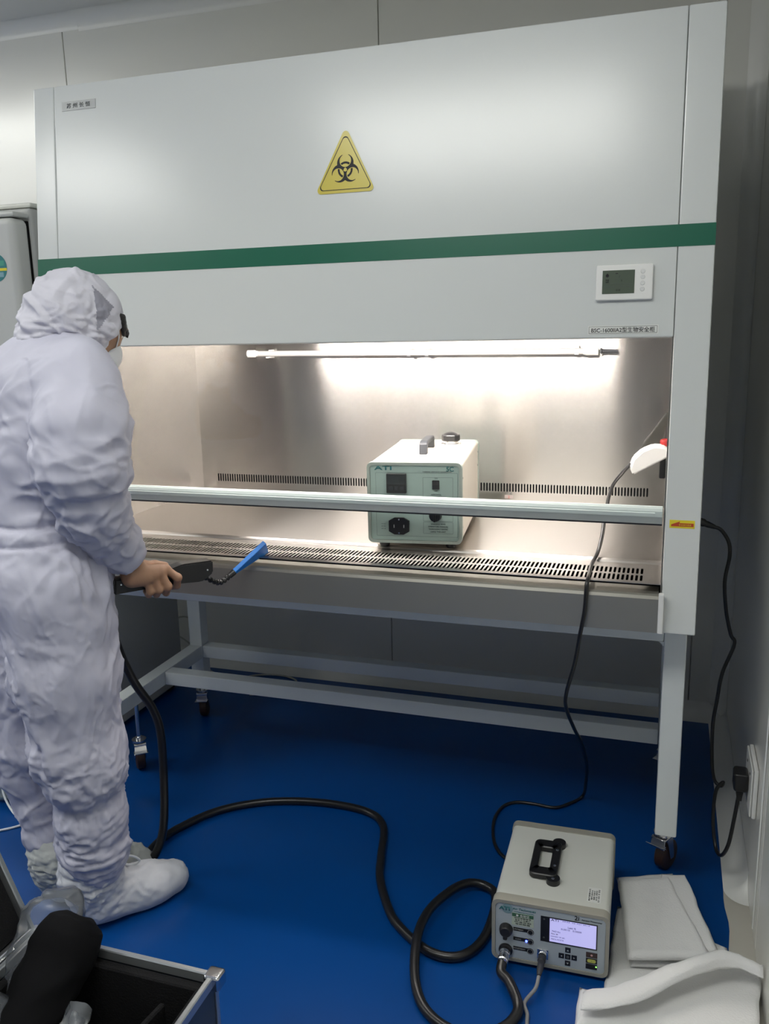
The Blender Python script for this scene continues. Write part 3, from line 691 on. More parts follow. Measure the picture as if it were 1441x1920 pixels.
def ppt(u, v, o=0.0): return (-PW / 2 + .004 + u * (PW - .008), Y0p + .002 - o, Z0p + .003 + v * (PH - .008))
def ptext(s, u, v, m, h=None, w_=None, bold=0, o=.0003, par=None): return lettering(s, Matrix.Translation(ppt(u, v, o)) @ FR, m, par or pf, width=w_, height=h, bold=bold, local=True)
def pbox(name, u0, u1, v0, v1, t, m, bev=0, base=0.0, par=None, **k):
    bm = B(); a, b = ppt(u0, v0), ppt(u1, v1); box(bm, a[0], b[0], a[1] - base - t, a[1] - base, a[2], b[2], bev, 2); return lobj(name, bm, m, par or pho, smooth=bool(bev), **k)
bm = B(); prism(bm, circ(ppt(.125, .89)[0], ppt(.125, .89)[2], .0125, 32), Y0p + .0012, Y0p + .002, 'Y'); lobj('logo_disc', bm, mat('pale_teal_print', (.20, .31, .34), .5), pf, smooth=False)
ptext('ATI', .098, .892, TEAL, .009, .025, .002, .0012); ptext('Air Techniques', .275, .902, TEAL, .0075, .052, .0005); ptext('INTERNATIONAL', .275, .855, TEAL, .0025, .045)
gl = pbox('calibration_sticker', .165, .36, .625, .835, .0006, mat('pale_green_paper', (.50, .57, .46), .6))
pbox('sticker_header', .167, .358, .775, .833, .0003, mat('dark_green_print', (.05, .14, .08), .5), 0, .0006, gl)
ptext('● 合格证', .262, .803, PAPER, .006, .03, 0, .001, gl)
for k in range(4): ptext(('检测设备编号', '型号 2i 光度计', '校准日期', '有效期至')[k], .262, .755 - .034 * k, GREYINK, .0035, .038 - .004 * (k % 2), 0, .0007, gl)
bm = B(); lathe(bm, [(.001, 0), (.0155, 0), (.0155, .006), (.013, .014), (.011, .016), (.001, .016)], ppt(.115, .53), (0, -1, 0), 26); c = ppt(.115, .53); box(bm, c[0] - .006, c[0] + .004, c[1] - .014, c[1] - .002, c[2] - .022, c[2] - .008, .003); lobj('upstream_port', bm, MATTBLACK, pho)
bm = B(); lathe(bm, [(.001, 0), (.016, 0), (.016, .004), (.0125, .006), (.0125, .012), (.001, .012)], ppt(.112, .16), (0, -1, 0), 26); lobj('probe_port', bm, BLACK, pho)
for k, s in enumerate(('UPSTREAM', 'CLEAR', 'DOWNSTREAM')):
    v = .555 - .168 * k
    tg = pbox('port_tag', .18, .32, v - .03, v + .028, .0007, BLACK)
    ptext(s, .225, v, PALEINK, .0032, None, 0, .0009, tg)
    bm = B(); c = ppt(.333, v - .016); prism(bm, circ(c[0], c[2], .0078, 26), c[1] - .0008, c[1], 'Y'); r_ = lobj('button_ring', bm, BLACK, tg, smooth=False)
    bm = B()
    vo = [[bm.verts.new((p[0], c[1] - .0012, p[1])) for p in circ(c[0], c[2], rr, 26)] for rr in (.0066, .0057)]
    for q in range(26): bm.faces.new((vo[0][q], vo[0][(q + 1) % 26], vo[1][(q + 1) % 26], vo[1][q]))
    bmesh.ops.recalc_face_normals(bm, faces=bm.faces[:]); lobj('ring_line', bm, PALEINK, tg, smooth=False)
bm = B(); c = ppt(.298, .375); lathe(bm, [(.001, 0), (.0028, 0), (.0024, .0018), (.001, .0024)], (c[0], c[1] - .0006, c[2]), (0, -1, 0), 12); lobj('status_light', bm, BLUELED, pho, label='lit blue light')
sf = pbox('screen_frame', .422, .915, .43, .865, .001, BLACK)
pbox('lit_screen', .502, .905, .452, .85, .0004, SCREEN, 0, .001, sf, label='lit lavender screen')
for s, u, v, h, w_ in (('ATI', .545, .832, .0055, .017), ('09:25  06 Apr 2016', .73, .835, .0026, .06), ('Leak %', .695, .745, .0045, None), ('0.0010   0.0000', .69, .70, .004, .045), ('PAO 4cc', .56, .64, .0036, None), ('Flow: 28', .545, .595, .003, None), ('Upstream: 20 ug/L', .575, .55, .003, .032), ('Alarm: 0.010 %', .57, .505, .003, .028)):
    ptext(s, u, v, mat('screen_ink', (.10, .10, .22), .6) if u > .55 else INK, h, w_, 0, .0016, sf)
for v in (.82, .50): ptext('◆', .452, v, GREYINK, .005, None, 0, .0012, sf)
ptext('2i', .735, .925, INK, .011, None, .001); ptext('Aerosol Photometer', .865, .912, INK, .0038, .045)
for du, dv, s in ((0, .115, '▲'), (-.056, 0, '◀'), (0, 0, '□'), (.056, 0, '▶'), (0, -.115, '▼')):
    k = pbox('arrow_key', .665 + du - .024, .665 + du + .024, .232 + dv - .044, .232 + dv + .044, .0009, BLACK, .0004)
    ptext(s, .665 + du, .232 + dv, PALEINK, .0042, None, 0, .0012, k)
for v, m_, s in ((.335, mat('dark_maroon_key', (.045, .022, .02), .4), '●'), (.235, BLACK, ''), (.135, BLACK, '')):
    k = pbox('function_key', .822, .92, v - .044, v + .044, .0009, m_, .0004)
    if s: ptext(s, .871, v, mat('pale_pink_print', (.6, .35, .32), .5), .005, None, 0, .0012, k)
    if v == .235:
        bm = B(); a, b = ppt(.834, v - .028), ppt(.908, v + .028); prism(bm, rrect(a[0], b[0], a[2], b[2], .0035, 4), a[1] - .0013, a[1] - .0009, 'Y'); lobj('yellow_print', bm, mat('yellow_green_print', (.55, .55, .12), .5), k, smooth=False)
        ptext('‖', .871, v, GREYINK, .004, None, 0, .0016, k)
    if v == .135:
        bm = B(); c = ppt(.912, v + .01); lathe(bm, [(.001, 0), (.0018, 0), (.0012, .0012)], (c[0], c[1] - .0009, c[2]), (0, -1, 0), 10); lobj('key_light', bm, GREENLED, k, label='lit green key light')
bm = B(); c = ppt(.445, .20); lathe(bm, [(.001, 0), (.0125, 0), (.0125, .003), (.0095, .004), (.0095, .01), (.001, .01)], c, (0, -1, 0), 22); box(bm, c[0] - .0125, c[0] + .0125, c[1] - .002, c[1], c[2] - .0125, c[2] + .0125, .001); lobj('data_port', bm, CHROME, pho)
# handle lying flat on the lid, label
ztp = Z0p + PH - .003
hx0, hy0 = -.055, .005                                      # handle centre
bm = B(); o = rrect(-.036, .030, -.072, .072, .014, 5); i = rrect(-.018, .010, -.040, .040, .004, 5)
V = [[bm.verts.new((p[0] + hx0 + .03, p[1] + hy0, ztp + zz)) for p in q] for q in (o, i) for zz in (.002, .016)]; n = len(o)
for k in range(n):
    for a, b in ((0, 1), (1, 3), (3, 2), (2, 0)): bm.faces.new((V[a][k], V[a][(k + 1) % n], V[b][(k + 1) % n], V[b][k]))
bmesh.ops.recalc_face_normals(bm, faces=bm.faces[:]); bmesh.ops.bevel(bm, geom=bm.edges[:], offset=.002, segments=1, affect='EDGES')
hd = lobj('carry_handle', bm, BLACK, pho, label='black flat-folded handle')
for dy in (-.074, .074):
    bm = B(); prism(bm, circ(hx0 + .052, hy0 + dy, .016, 24), ztp, ztp + .013, 'Z'); lobj('handle_lug', bm, BLACK, hd)
for dx, dy, z in ((.052, -.076, .0128), (.051, -.03, .0158), (.051, .034, .0158)):
    bm = B(); lathe(bm, [(.001, 0), (.004, 0), (.0035, .001), (.001, .001)], (hx0 + dx, hy0 + dy, ztp + z), (0, 0, 1), 12); lobj('bolt', bm, CHROME, hd)
bm = B(); box(bm, .078, .108, -.118, -.064, ztp, ztp + .0005); lb = lobj('inventory_label', bm, PAPER, pho, smooth=False)
for k, s in enumerate(('资产管理卡片', '编号 0029-2i', '规格 光度计', '日期', '||| |||| || ||||')):
    M = Matrix.Translation((.0825 + .0052 * k, -.092, ztp + .0006)) @ Matrix.Rotation(math.pi / 2, 4, 'Z')
    lettering(s, M, INK if k in (0, 4) else GREYINK, lb, width=.044 if k in (0, 4) else .034, height=.0038, local=True)

# ------------------------------------------------------------------ hoses and cables
def cable(name, pts, r, m, label, cat, per=8, seg=10, group=None):
    bm = B(); tube(bm, spline(pts, per), r, seg); return obj(name, bm, m, None, label=label, cat=cat, group=group, angle=60)
pfw = Matrix.Translation((1.474, -.238 + PD / 2, 0)) @ Matrix.Rotation(pa, 4, 'Z')
pport = pfw @ Vector(ppt(.112, .16, .012)); dport = pfw @ Vector(ppt(.445, .20, .010))
HR = .0115
hose_pts = [(.430, -.352, .872), (.385, -.30, .80), (.345, -.19, .70), (.345, -.15, .604), (.362, -.129, .53), (.387, -.102, .455), (.400, -.092, .38), (.404, -.100, .25), (.418, -.14, .13), (.405, -.165, .06), (.372, -.172, .022),
            (.345, -.14, HR), (.338, -.06, HR), (.354, .014, HR), (.415, .127, HR), (.504, .202, HR), (.609, .248, HR), (.743, .27, HR), (.87, .257, HR), (.938, .196, HR), (.977, .058, HR), (1.004, -.033, HR), (1.055, -.131, HR), (1.104, -.196, HR), (1.197, -.262, HR), (1.27, -.262, HR),
            (1.312, -.20, HR), (1.322, -.10, HR), (1.312, -.02, HR + .004), (1.275, .005, .018), (1.235, -.01, .024), (1.2, -.067, .03), (1.172, -.161, .036), (1.172, -.262, .036), (1.2, -.373, .022), (1.245, -.439, HR), (1.32, -.475, HR), (1.401, -.445, HR), (1.432, -.385, .016), (1.405, -.33, .03), (pport.x + .002, pport.y - .055, .032), (pport.x, pport.y - .033, pport.z)]
hs = cable('sampling_hose', hose_pts, HR, HOSE, 'thick black sampling hose running from the probe handle across the blue floor', 'hose', 7, 12)
bm = B(); lathe(bm, [(.006, .0), (.0125, .0), (.0125, .008), (.0112, .009), (.0112, .018), (.0128, .019), (.0128, .028), (.0112, .03), (.0112, .036), (.007, .036)], (pport.x, pport.y - .0005, pport.z), (0, -1, 0), 22); obj('hose_coupling', bm, CHROME, hs, label='chrome coupling')
dc = cable('data_cable', [(dport.x, dport.y - .05, dport.z - .008), (dport.x - .004, dport.y - .075, dport.z - .022), (dport.x - .022, dport.y - .11, .012), (1.452, -.385, .006), (1.450, -.44, .006), (1.40, -.475, .006), (1.33, -.505, .006), (1.25, -.53, .006)], .0042, GREYCABLE, 'thin grey cable plugged into the front of the photometer', 'cable')
bm = B(); lathe(bm, [(.006, .0), (.0092, .0), (.0092, .012), (.0075, .014), (.0075, .034), (.0052, .050), (.004, .052)], (dport.x, dport.y - .0008, dport.z), (0, -1, -.12), 18); obj('connector', bm, GREYPL, dc)

pc = cable('power_cable', [(1.592, .370, 1.082), (1.572, .35, 1.060), (1.550, .31, 1.03), (1.540, .24, .975), (1.537, .20, .93), (1.530, .165, .893), (1.520, .115, .8745), (1.520, .055, .8735), (1.5215, .0, .8735), (1.520, -.021, .856), (1.5175, -.024, .80), (1.509, -.022, .745), (1.496, .0, .66), (1.472, .06, .555), (1.468, .11, .49), (1.480, .20, .395), (1.492, .27, .325), (1.498, .34, .25), (1.500, .41, .17), (1.494, .47, .09), (1.486, .52, .025), (1.474, .52, .006), (1.45, .486, .006), (1.407, .446, .006), (1.341, .449, .006), (1.285, .442, .006), (1.251, .401, .006), (1.243, .315, .006), (1.267, .21, .006), (1.315, .15, .007), (1.40, .13, .03), (1.44, .115, .05), (1.446, .103, .06)], .0048, HOSE,
           'thin black power cable hanging from the chamber down to the photometer', 'cable', 8, 10)
# its white plug adaptor inside the chamber
bm = B(); L_ = .108
prof = [(-.052, -.018), (.055, -.018), (.057, -.004), (.050, .012), (.030, .025), (.0, .028), (-.03, .020), (-.050, .002)]
M = frame((1.634, .372, 1.098), Vector((.92, .05, .52)), Vector((-.5, -.1, .85)))
v0 = prism(bm, prof, -.022, .022, 'Z'); bmesh.ops.bevel(bm, geom=bm.edges[:], offset=.004, segments=2, affect='EDGES'); bm.transform(M); obj('plug_adaptor', bm, WHITEPL, pc, label='white rounded plug adaptor')
bm = B(); prism(bm, [(-.040, -.0162), (.05, -.0162), (.05, -.0145), (-.040, -.0145)], -.012, .012, 'Z'); bm.transform(M); obj('plug_face', bm, PAPER, pc, smooth=False)

mc = cable('mains_cord', [(1.80, .345, .93), (1.822, .345, .922), (1.842, .34, .892), (1.846, .335, .855), (1.838, .33, .79), (1.846, .33, .71), (1.860, .325, .65), (1.870, .32, .625), (1.845, .31, .548), (1.836, .305, .475), (1.829, .30, .40), (1.833, .30, .295), (1.842, .30, .245), (1.858, .29, .236), (1.862, .285, .25), (1.846, .285, .222), (1.842, .27, .15), (1.850, .235, .09), (1.862, .20, .088), (1.876, .185, .13), (1.886, .19, .20), (1.893, .197, .262)], .0048, HOSE,
           'black mains cord running from the cabinet side down to the wall socket', 'cord')
bm = B(); lathe(bm, [(.004, 0), (.010, 0), (.0105, .02), (.008, .026), (.0085, .03), (.0055, .05), (.0045, .05)], (1.7605, .345, .945), (1, 0, -.35), 16); obj('connector', bm, BLACK, mc)
bm = B(); box(bm, 1.878, 1.9125, .170, .222, .288, .338, .008, 3); prism(bm, [(1.884, .29), (1.904, .29), (1.900, .258), (1.889, .258)], .185, .207, 'Y'); obj('wall_plug', bm, BLACK, mc)
so_ = thing('wall_socket', 'white double socket box with black plug low on the right wall', 'socket', (XR, .2, .31))
bm = B(); box(bm, 1.9185, 1.9295, .127, .275, .245, .375, .004, 2); so1 = obj('back_box', bm, WHITEPL, so_)
bm = B(); box(bm, 1.9130, 1.9180, .130, .272, .248, .372, .003, 2); obj('front_plate', bm, WHITEPL, so_)
for yy in (.165, .235):
    bm = B(); box(bm, 1.9122, 1.9132, yy - .004, yy + .004, .345, .350); obj('socket_slot', bm, DARK, so1, smooth=False)

cable('floor_cable', [(-.10, .93, .004), (-.016, 1.011, .004), (.007, 1.06, .004), (.037, 1.12, .004), (.10, 1.155, .004), (.18, 1.16, .004), (.24, 1.135, .004), (.263, 1.09, .004), (.258, 1.041, .004), (.199, .985, .004), (.12, .95, .004)], .0038, PALECABLE, 'off-white cable looping on the floor behind the stand', 'cable')
cable('fridge_cable', [(-.36, 1.16, .20), (-.316, 1.15, .226), (-.275, 1.15, .234), (-.237, 1.15, .213), (-.215, 1.15, .166), (-.212, 1.15, .12), (-.20, 1.15, .05), (-.16, 1.13, .004), (-.08, 1.10, .004)], .0036, PALECABLE, 'pale cable arching behind the fridge beside the rear stand leg', 'cable', group=None)
cable('fridge_lead', [(-.34, 1.12, .17), (-.296, 1.14, .138), (-.263, 1.14, .119), (-.233, 1.14, .09), (-.19, 1.12, .03), (-.13, 1.09, .004)], .0036, PALECABLE, 'short pale lead slanting down behind the fridge, below the arching cable', 'cable')

# ------------------------------------------------------------------ noise for soft goods
rng = np.random.RandomState(5)
_perm = rng.permutation(512).astype(np.int64); _grad = rng.normal(size=(512, 3)); _grad /= np.linalg.norm(_grad, axis=1)[:, None]
def noise(Pn):
    i = np.floor(Pn).astype(np.int64); f = Pn - i; u = f * f * f * (f * (f * 6 - 15) + 10); r = 0
    for dx in (0, 1):
        for dy in (0, 1):
            for dz in (0, 1):
                h = _perm[(_perm[(_perm[(i[:, 0] + dx) & 511] + i[:, 1] + dy) & 511] + i[:, 2] + dz) & 511]
                g = _grad[h]; d = (f - (dx, dy, dz)) * g
                wt = (u[:, 0] if dx else 1 - u[:, 0]) * (u[:, 1] if dy else 1 - u[:, 1]) * (u[:, 2] if dz else 1 - u[:, 2])
                r = r + wt * d.sum(1)
    return r
def ridge(Pn): return 1 - 2.2 * np.abs(noise(Pn))

def cushion(name, corners, z0, th, m, label, cat, parent=None, bulge=.0, amp=.004, seed=0, nx=26, ny=26, lift=None, group=None, seam=None):
    """soft slab on the floor: corners in order, rounded edges, uneven top; lift(u,v) raises both faces"""
    A, Bc, Cc, D = [np.array(c, float) for c in corners]
    def edge(n):
        t = np.linspace(0, 1, n); return t
    us, vs2 = edge(nx), edge(ny); rows = {}
    bm = B(); top = {}; bot = {}
    pts = []
    for a, u in enumerate(us):
        for b, v in enumerate(vs2): pts.append((A * (1 - u) * (1 - v) + Bc * u * (1 - v) + Cc * u * v + D * (1 - u) * v))
    pts = np.array(pts); q3 = np.c_[pts * 9 + seed * 7.3, np.full(len(pts), seed * 1.7)]
    nz = noise(q3) * amp * 1.6 + noise(q3 * 4.1) * amp * .6; ex = noise(q3 * 2.3 + 11) * .006; ey = noise(q3 * 2.3 + 31) * .006
    k = 0
    for a, u in enumerate(us):
        for b, v in enumerate(vs2):
            x, y = pts[k]; e = min(u, 1 - u, v, 1 - v) * min(np.linalg.norm(Bc - A), np.linalg.norm(D - A))
            rr = th * .55; prof = math.sqrt(max(0, 1 - (1 - min(e, rr) / rr) ** 2))
            l = lift(u, v) if lift else 0
            border = (a in (0, nx - 1)) or (b in (0, ny - 1))
            zz = z0 + l + th * (.45 + .55 * prof) + (nz[k] if not border else nz[k] * .3) + bulge * math.sin(math.pi * u) * math.sin(math.pi * v)
            if seam and not border: zz -= sum(.004 * math.exp(-((v - s) / .012) ** 2) for s in seam)
            zb = z0 + l + th * (.45 - .45 * prof)
            jx, jy = (ex[k], ey[k])
            top[a, b] = bm.verts.new((x + jx, y + jy, max(zz, zb + .001)))
            bot[a, b] = top[a, b] if border else bm.verts.new((x + jx, y + jy, zb))
            k += 1
    for a in range(nx - 1):
        for b in range(ny - 1):
            bm.faces.new((top[a, b], top[a + 1, b], top[a + 1, b + 1], top[a, b + 1]))
            try: bm.faces.new((bot[a, b + 1], bot[a + 1, b + 1], bot[a + 1, b], bot[a, b]))
            except ValueError: pass
    bmesh.ops.recalc_face_normals(bm, faces=bm.faces[:])
    return obj(name, bm, m, parent, label=label, cat=cat, group=group, angle=180)

# filter cotton on the floor at the right: wide sheet below, folded pad on it, front sheet with a curled edge
cushion('cotton_sheet', [(1.602, -.268), (1.872, -.262), (1.868, -.05), (1.614, .03)], .0015, .012, COTTON, 'flat white cotton sheet lying under the folded pad beside the photometer', 'filter cotton', seed=1, group='white cotton on the floor')
cushion('folded_cotton_pad', [(1.655, -.198), (1.835, -.145), (1.745, .185), (1.606, .125)], .015, .017, COTTON, 'thick white folded cotton pad on top of the others, reaching toward the caster', 'filter cotton', seed=2, amp=.003, group='white cotton on the floor')
fp_ = [o for o in C.objects if o.name.startswith('folded_cotton_pad')][0]
bm = B()
cushion('folded_layer', [(1.665, -.175), (1.846, -.115), (1.775, .160), (1.72, .15)], .033, .012, COTTON, None, None, parent=fp_, seed=3, amp=.003)
cushion('folded_layer', [(1.650, -.200), (1.832, -.150), (1.735, .135), (1.612, .085)], .034, .018, COTTON, None, None, parent=fp_, seed=4, amp=.003, seam=(.42,))
def curled_sheet():
    prof = spline([Vector((a, b, 0)) for a, b in ((-.24, .010), (-.14, .012), (-.05, .013), (-.008, .017), (.014, .034), (.014, .056), (-.006, .072), (-.034, .072), (-.052, .064))], 6)
    nx, th = 40, .011; n = len(prof); bm = B(); G = {}
    for a in range(nx):
        u = a / (nx - 1); bx, by = 1.563 + (1.925 - 1.563) * u, float(np.interp(u, (0, .16, .32, .48, .63, .76, .88, 1), (-.345, -.328, -.295, -.252, -.215, -.19, -.184, -.20)))
        lift = .55 + .65 * min(1, u * 1.6)
        for k in range(n):
            t = (prof[min(k + 1, n - 1)] - prof[max(k - 1, 0)]).normalized(); nr = Vector((-t.y, t.x, 0))
            taper = min(1, (n - 1 - k) / 5 + .25) * min(1, min(a, nx - 1 - a) / 2 + .35)
            for s_ in (0, 1):
                q = prof[k] + nr * (th * taper * (.5 if s_ else -.5)); z = .014 + (q.y if k < 10 else prof[10].y + (q.y - prof[10].y) * lift)
                y = by + q.x * (1 if q.x < -.06 else .8 + .25 * math.sin(u * 5)); x = bx + (q.x * .10 if k < 20 else 0)
                w3 = Vector((x * 14, y * 14, z * 14 + s_ * 3)); d = noise(np.array([w3[:]]))[0] * .006 + noise(np.array([(w3 * 4)[:]]))[0] * .0018
                G[a, k, s_] = bm.verts.new((x + d * .6, y + d, max(.013, z + d)))
    for a in range(nx - 1):
        for k in range(n - 1):
            bm.faces.new((G[a, k, 1], G[a + 1, k, 1], G[a + 1, k + 1, 1], G[a, k + 1, 1])); bm.faces.new((G[a, k + 1, 0], G[a + 1, k + 1, 0], G[a + 1, k, 0], G[a, k, 0]))
        for k in (0, n - 1): bm.faces.new((G[a, k, 0], G[a + 1, k, 0], G[a + 1, k, 1], G[a, k, 1]))
    for a in (0, nx - 1):
        for k in range(n - 1): bm.faces.new((G[a, k, 0], G[a, k + 1, 0], G[a, k + 1, 1], G[a, k, 1]))
    bmesh.ops.recalc_face_normals(bm, faces=bm.faces[:])
    return obj('curled_cotton_sheet', bm, COTTON, None, label='white cotton sheet in the right foreground with its far edge curled up', cat='filter cotton', group='white cotton on the floor', angle=180)
curled_sheet()
cushion('cotton_offcut', [(1.548, -.56), (1.76, -.56), (1.74, -.29), (1.551, -.272)], .0015, .011, COTTON, 'white cotton offcut in the foreground under the curled sheet, next to the photometer', 'filter cotton', seed=8, group='white cotton on the floor')

# ------------------------------------------------------------------ aluminium case at the lower left
KX0, KX1, KY0, KY1, KZ = .49, .902, -1.10, -.715, .25
case = thing('instrument_case', 'open aluminium-edged black instrument case with foam inside, in the left foreground', 'case', ((KX0 + KX1) / 2, (KY0 + KY1) / 2, 0))
PANEL = mat('dark_blue_grey_case_panel', (.07, .085, .11), .35, .3)
bm = B()
for a in ((KX0, KX0 + .006, KY0, KY1), (KX1 - .006, KX1, KY0, KY1), (KX0, KX1, KY0, KY0 + .006), (KX0, KX1, KY1 - .006, KY1)): box(bm, *a, .004, KZ - .004)
box(bm, KX0, KX1, KY0, KY1, .002, .010); obj('body', bm, PANEL, case, smooth=False)
for a in ((KX0 - .004, KX1 + .004, KY0 - .004, KY0 + .008), (KX0 - .004, KX1 + .004, KY1 - .008, KY1 + .004), (KX0 - .004, KX0 + .008, KY0, KY1), (KX1 - .008, KX1 + .004, KY0, KY1)):
    bm = B(); box(bm, *a, KZ - .022, KZ, .002, 1); obj('rim', bm, ALU, case)
for x in (KX0, KX1):
    for yy in (KY0, KY1):
        bm = B(); box(bm, x - .005, x + .005, yy - .005, yy + .005, .0, KZ - .02, .002, 1); obj('corner_edge', bm, ALU, case)
        bm = B(); box(bm, x - .017, x + .017, yy - .017, yy + .017, KZ - .03, KZ + .002, .006, 3); obj('corner_cap', bm, CHROME, case)
bm = B(); box(bm, KX1 + .004, KX1 + .010, -.96, -.90, .17, .225, .002); box(bm, KX1 + .010, KX1 + .014, -.945, -.915, .185, .24, .002); obj('latch', bm, CHROME, case)
fo = None
bm = B(); box(bm, KX0 + .008, KX1 - .008, KY0 + .008, KY1 - .008, .012, .07)
for a in ((KX0 + .0085, KX0 + .026, KY0 + .01, KY1 - .01), (KX1 - .026, KX1 - .0085, KY0 + .01, KY1 - .01), (KX0 + .02, KX1 - .02, KY1 - .03, KY1 - .0085), (KX0 + .02, KX1 - .02, KY0 + .0085, KY0 + .03)): box(bm, *a, .06, KZ - .02, .003, 1)
obj('foam_lining', bm, FOAM, case, smooth=False)
bm = B(); box(bm, -.006, .006, -.19, .10, .06, .20, .003, 1, Matrix.Translation((.80, -.86, 0)) @ Matrix.Rotation(math.radians(-8), 4, 'Z')); obj('foam_divider', bm, FOAM, case, smooth=False)
bm = B(); box(bm, .80, .874, -.945, -.935, .06, .19, .003, 1); obj('foam_divider', bm, FOAM, case, smooth=False)
# lid, hinged on the left edge and leaning back
LT = math.radians(205)                                       # opening angle from closed
def lid_M(): return Matrix.Translation((KX0 - .004, 0, KZ + .002)) @ Matrix.Rotation(-math.radians(112), 4, 'Y')
LM = lid_M(); lw = KX1 - KX0 + .004; lh = .07
lid = None
bm = B(); box(bm, .0, lw, KY0, KY1, lh - .006, lh)
for a in ((0, .006, KY0, KY1), (lw - .006, lw, KY0, KY1), (0, lw, KY0, KY0 + .006), (0, lw, KY1 - .006, KY1)): box(bm, *a, .004, lh - .004)
bm.transform(LM); lid = obj('lid', bm, PANEL, case, smooth=False)
bm = B()
for a in ((-.004, lw + .004, KY0 - .004, KY0 + .008), (-.004, lw + .004, KY1 - .008, KY1 + .004), (-.004, .008, KY0, KY1), (lw - .008, lw + .004, KY0, KY1)): box(bm, *a, 0, .02, .002, 1)
bm.transform(LM); obj('lid_rim', bm, ALU, lid)
bm = B(); box(bm, .012, lw - .012, KY0 + .012, KY1 - .012, .014, lh - .008); bm.transform(LM); obj('lid_foam', bm, FOAM, lid, smooth=False)
for yy in (-1.0, -.80):
    bm = B(); tube(bm, [(KX0 - .006, yy - .025, KZ), (KX0 - .006, yy + .025, KZ)], .005, 10); obj('hinge', bm, CHROME, case)

def crumple(name, pts_r, m, label, cat, amp=.012, freq=22, seed=0, seg=28, per=6, flat=1.0, parent=None, closed=True):
    """crumpled bag or bundle: a swept tube with creased skin. pts_r = (x,y,z,r)"""
    path = spline([p[:3] for p in pts_r], per); n = len(path)
    rr = np.interp(np.linspace(0, len(pts_r) - 1, n), range(len(pts_r)), [p[3] for p in pts_r])
    bm = B(); tube(bm, path, list(rr), seg)
    bm.verts.ensure_lookup_table(); bm.normal_update()
    Pn = np.array([v.co[:] for v in bm.verts]); N = np.array([v.normal[:] for v in bm.verts])
    d = ridge(Pn * freq + seed * 3.1) * .6 + noise(Pn * freq * .45 + seed) * 1.1 + ridge(Pn * freq * 2.2 + seed) * .25
    Pn = Pn + N * (d * amp - amp * .3)[:, None]
    for v, q in zip(bm.verts, Pn): v.co = q
    return obj(name, bm, m, parent, label=label, cat=cat, angle=70)
bb = crumple('black_cloth_bag', [(.575, -.98, .135, .03), (.578, -.95, .15, .052), (.585, -.88, .185, .056), (.592, -.81, .235, .058), (.602, -.755, .285, .054), (.606, -.737, .302, .048), (.609, -.727, .312, .028)], CLOTHBLACK, 'black cloth bag sticking up out of the open case in front of the shoe', 'bag', .017, 11, 2, 48, 9)
crumple('clear_plastic_bag', [(.515, -.82, .17, .02), (.52, -.78, .215, .042), (.528, -.73, .262, .05), (.532, -.70, .30, .048), (.53, -.685, .325, .022)], CLEARBAG, 'clear plastic bag puffed up over the far case edge left of the black bag', 'bag', .020, 12, 4, 40, 8)
crumple('crumpled_plastic_bag', [(.535, -.99, .14, .02), (.532, -.955, .165, .045), (.528, -.91, .195, .052), (.525, -.875, .215, .03)], CLEARBAG, 'clear crumpled plastic bag inside the case, at the left below the black bag', 'bag', .022, 14, 7, 40, 8)
crumple('plastic_wrap', [(.66, -1.0, .13, .02), (.67, -.95, .15, .036), (.672, -.89, .17, .034), (.665, -.82, .195, .018)], CLEARBAG, 'clear plastic wrap inside the case, right of the black bag', 'bag', .016, 17, 9, 36, 8)

lb_ = crumple('plastic_bundle', [(-.29, .05, .025, .05), (-.285, .045, .07, .068), (-.285, .04, .13, .066), (-.285, .035, .19, .055), (-.285, .03, .24, .02)], PLASTICBAG, 'crumpled greenish-white plastic bag on the floor behind the left leg', 'bag', .018, 20, 3, 40, 8)
cable('white_tape', [(-.262, .0, .09), (-.235, -.02, .04), (-.18, -.045, .006), (-.14, -.05, .004), (-.118, -.061, .004), (-.116, -.08, .004), (-.135, -.105, .004), (-.165, -.13, .004), (-.21, -.16, .004), (-.27, -.19, .004)], .0035, STRING, 'white tape trailing on the blue floor from the plastic bag', 'tape')

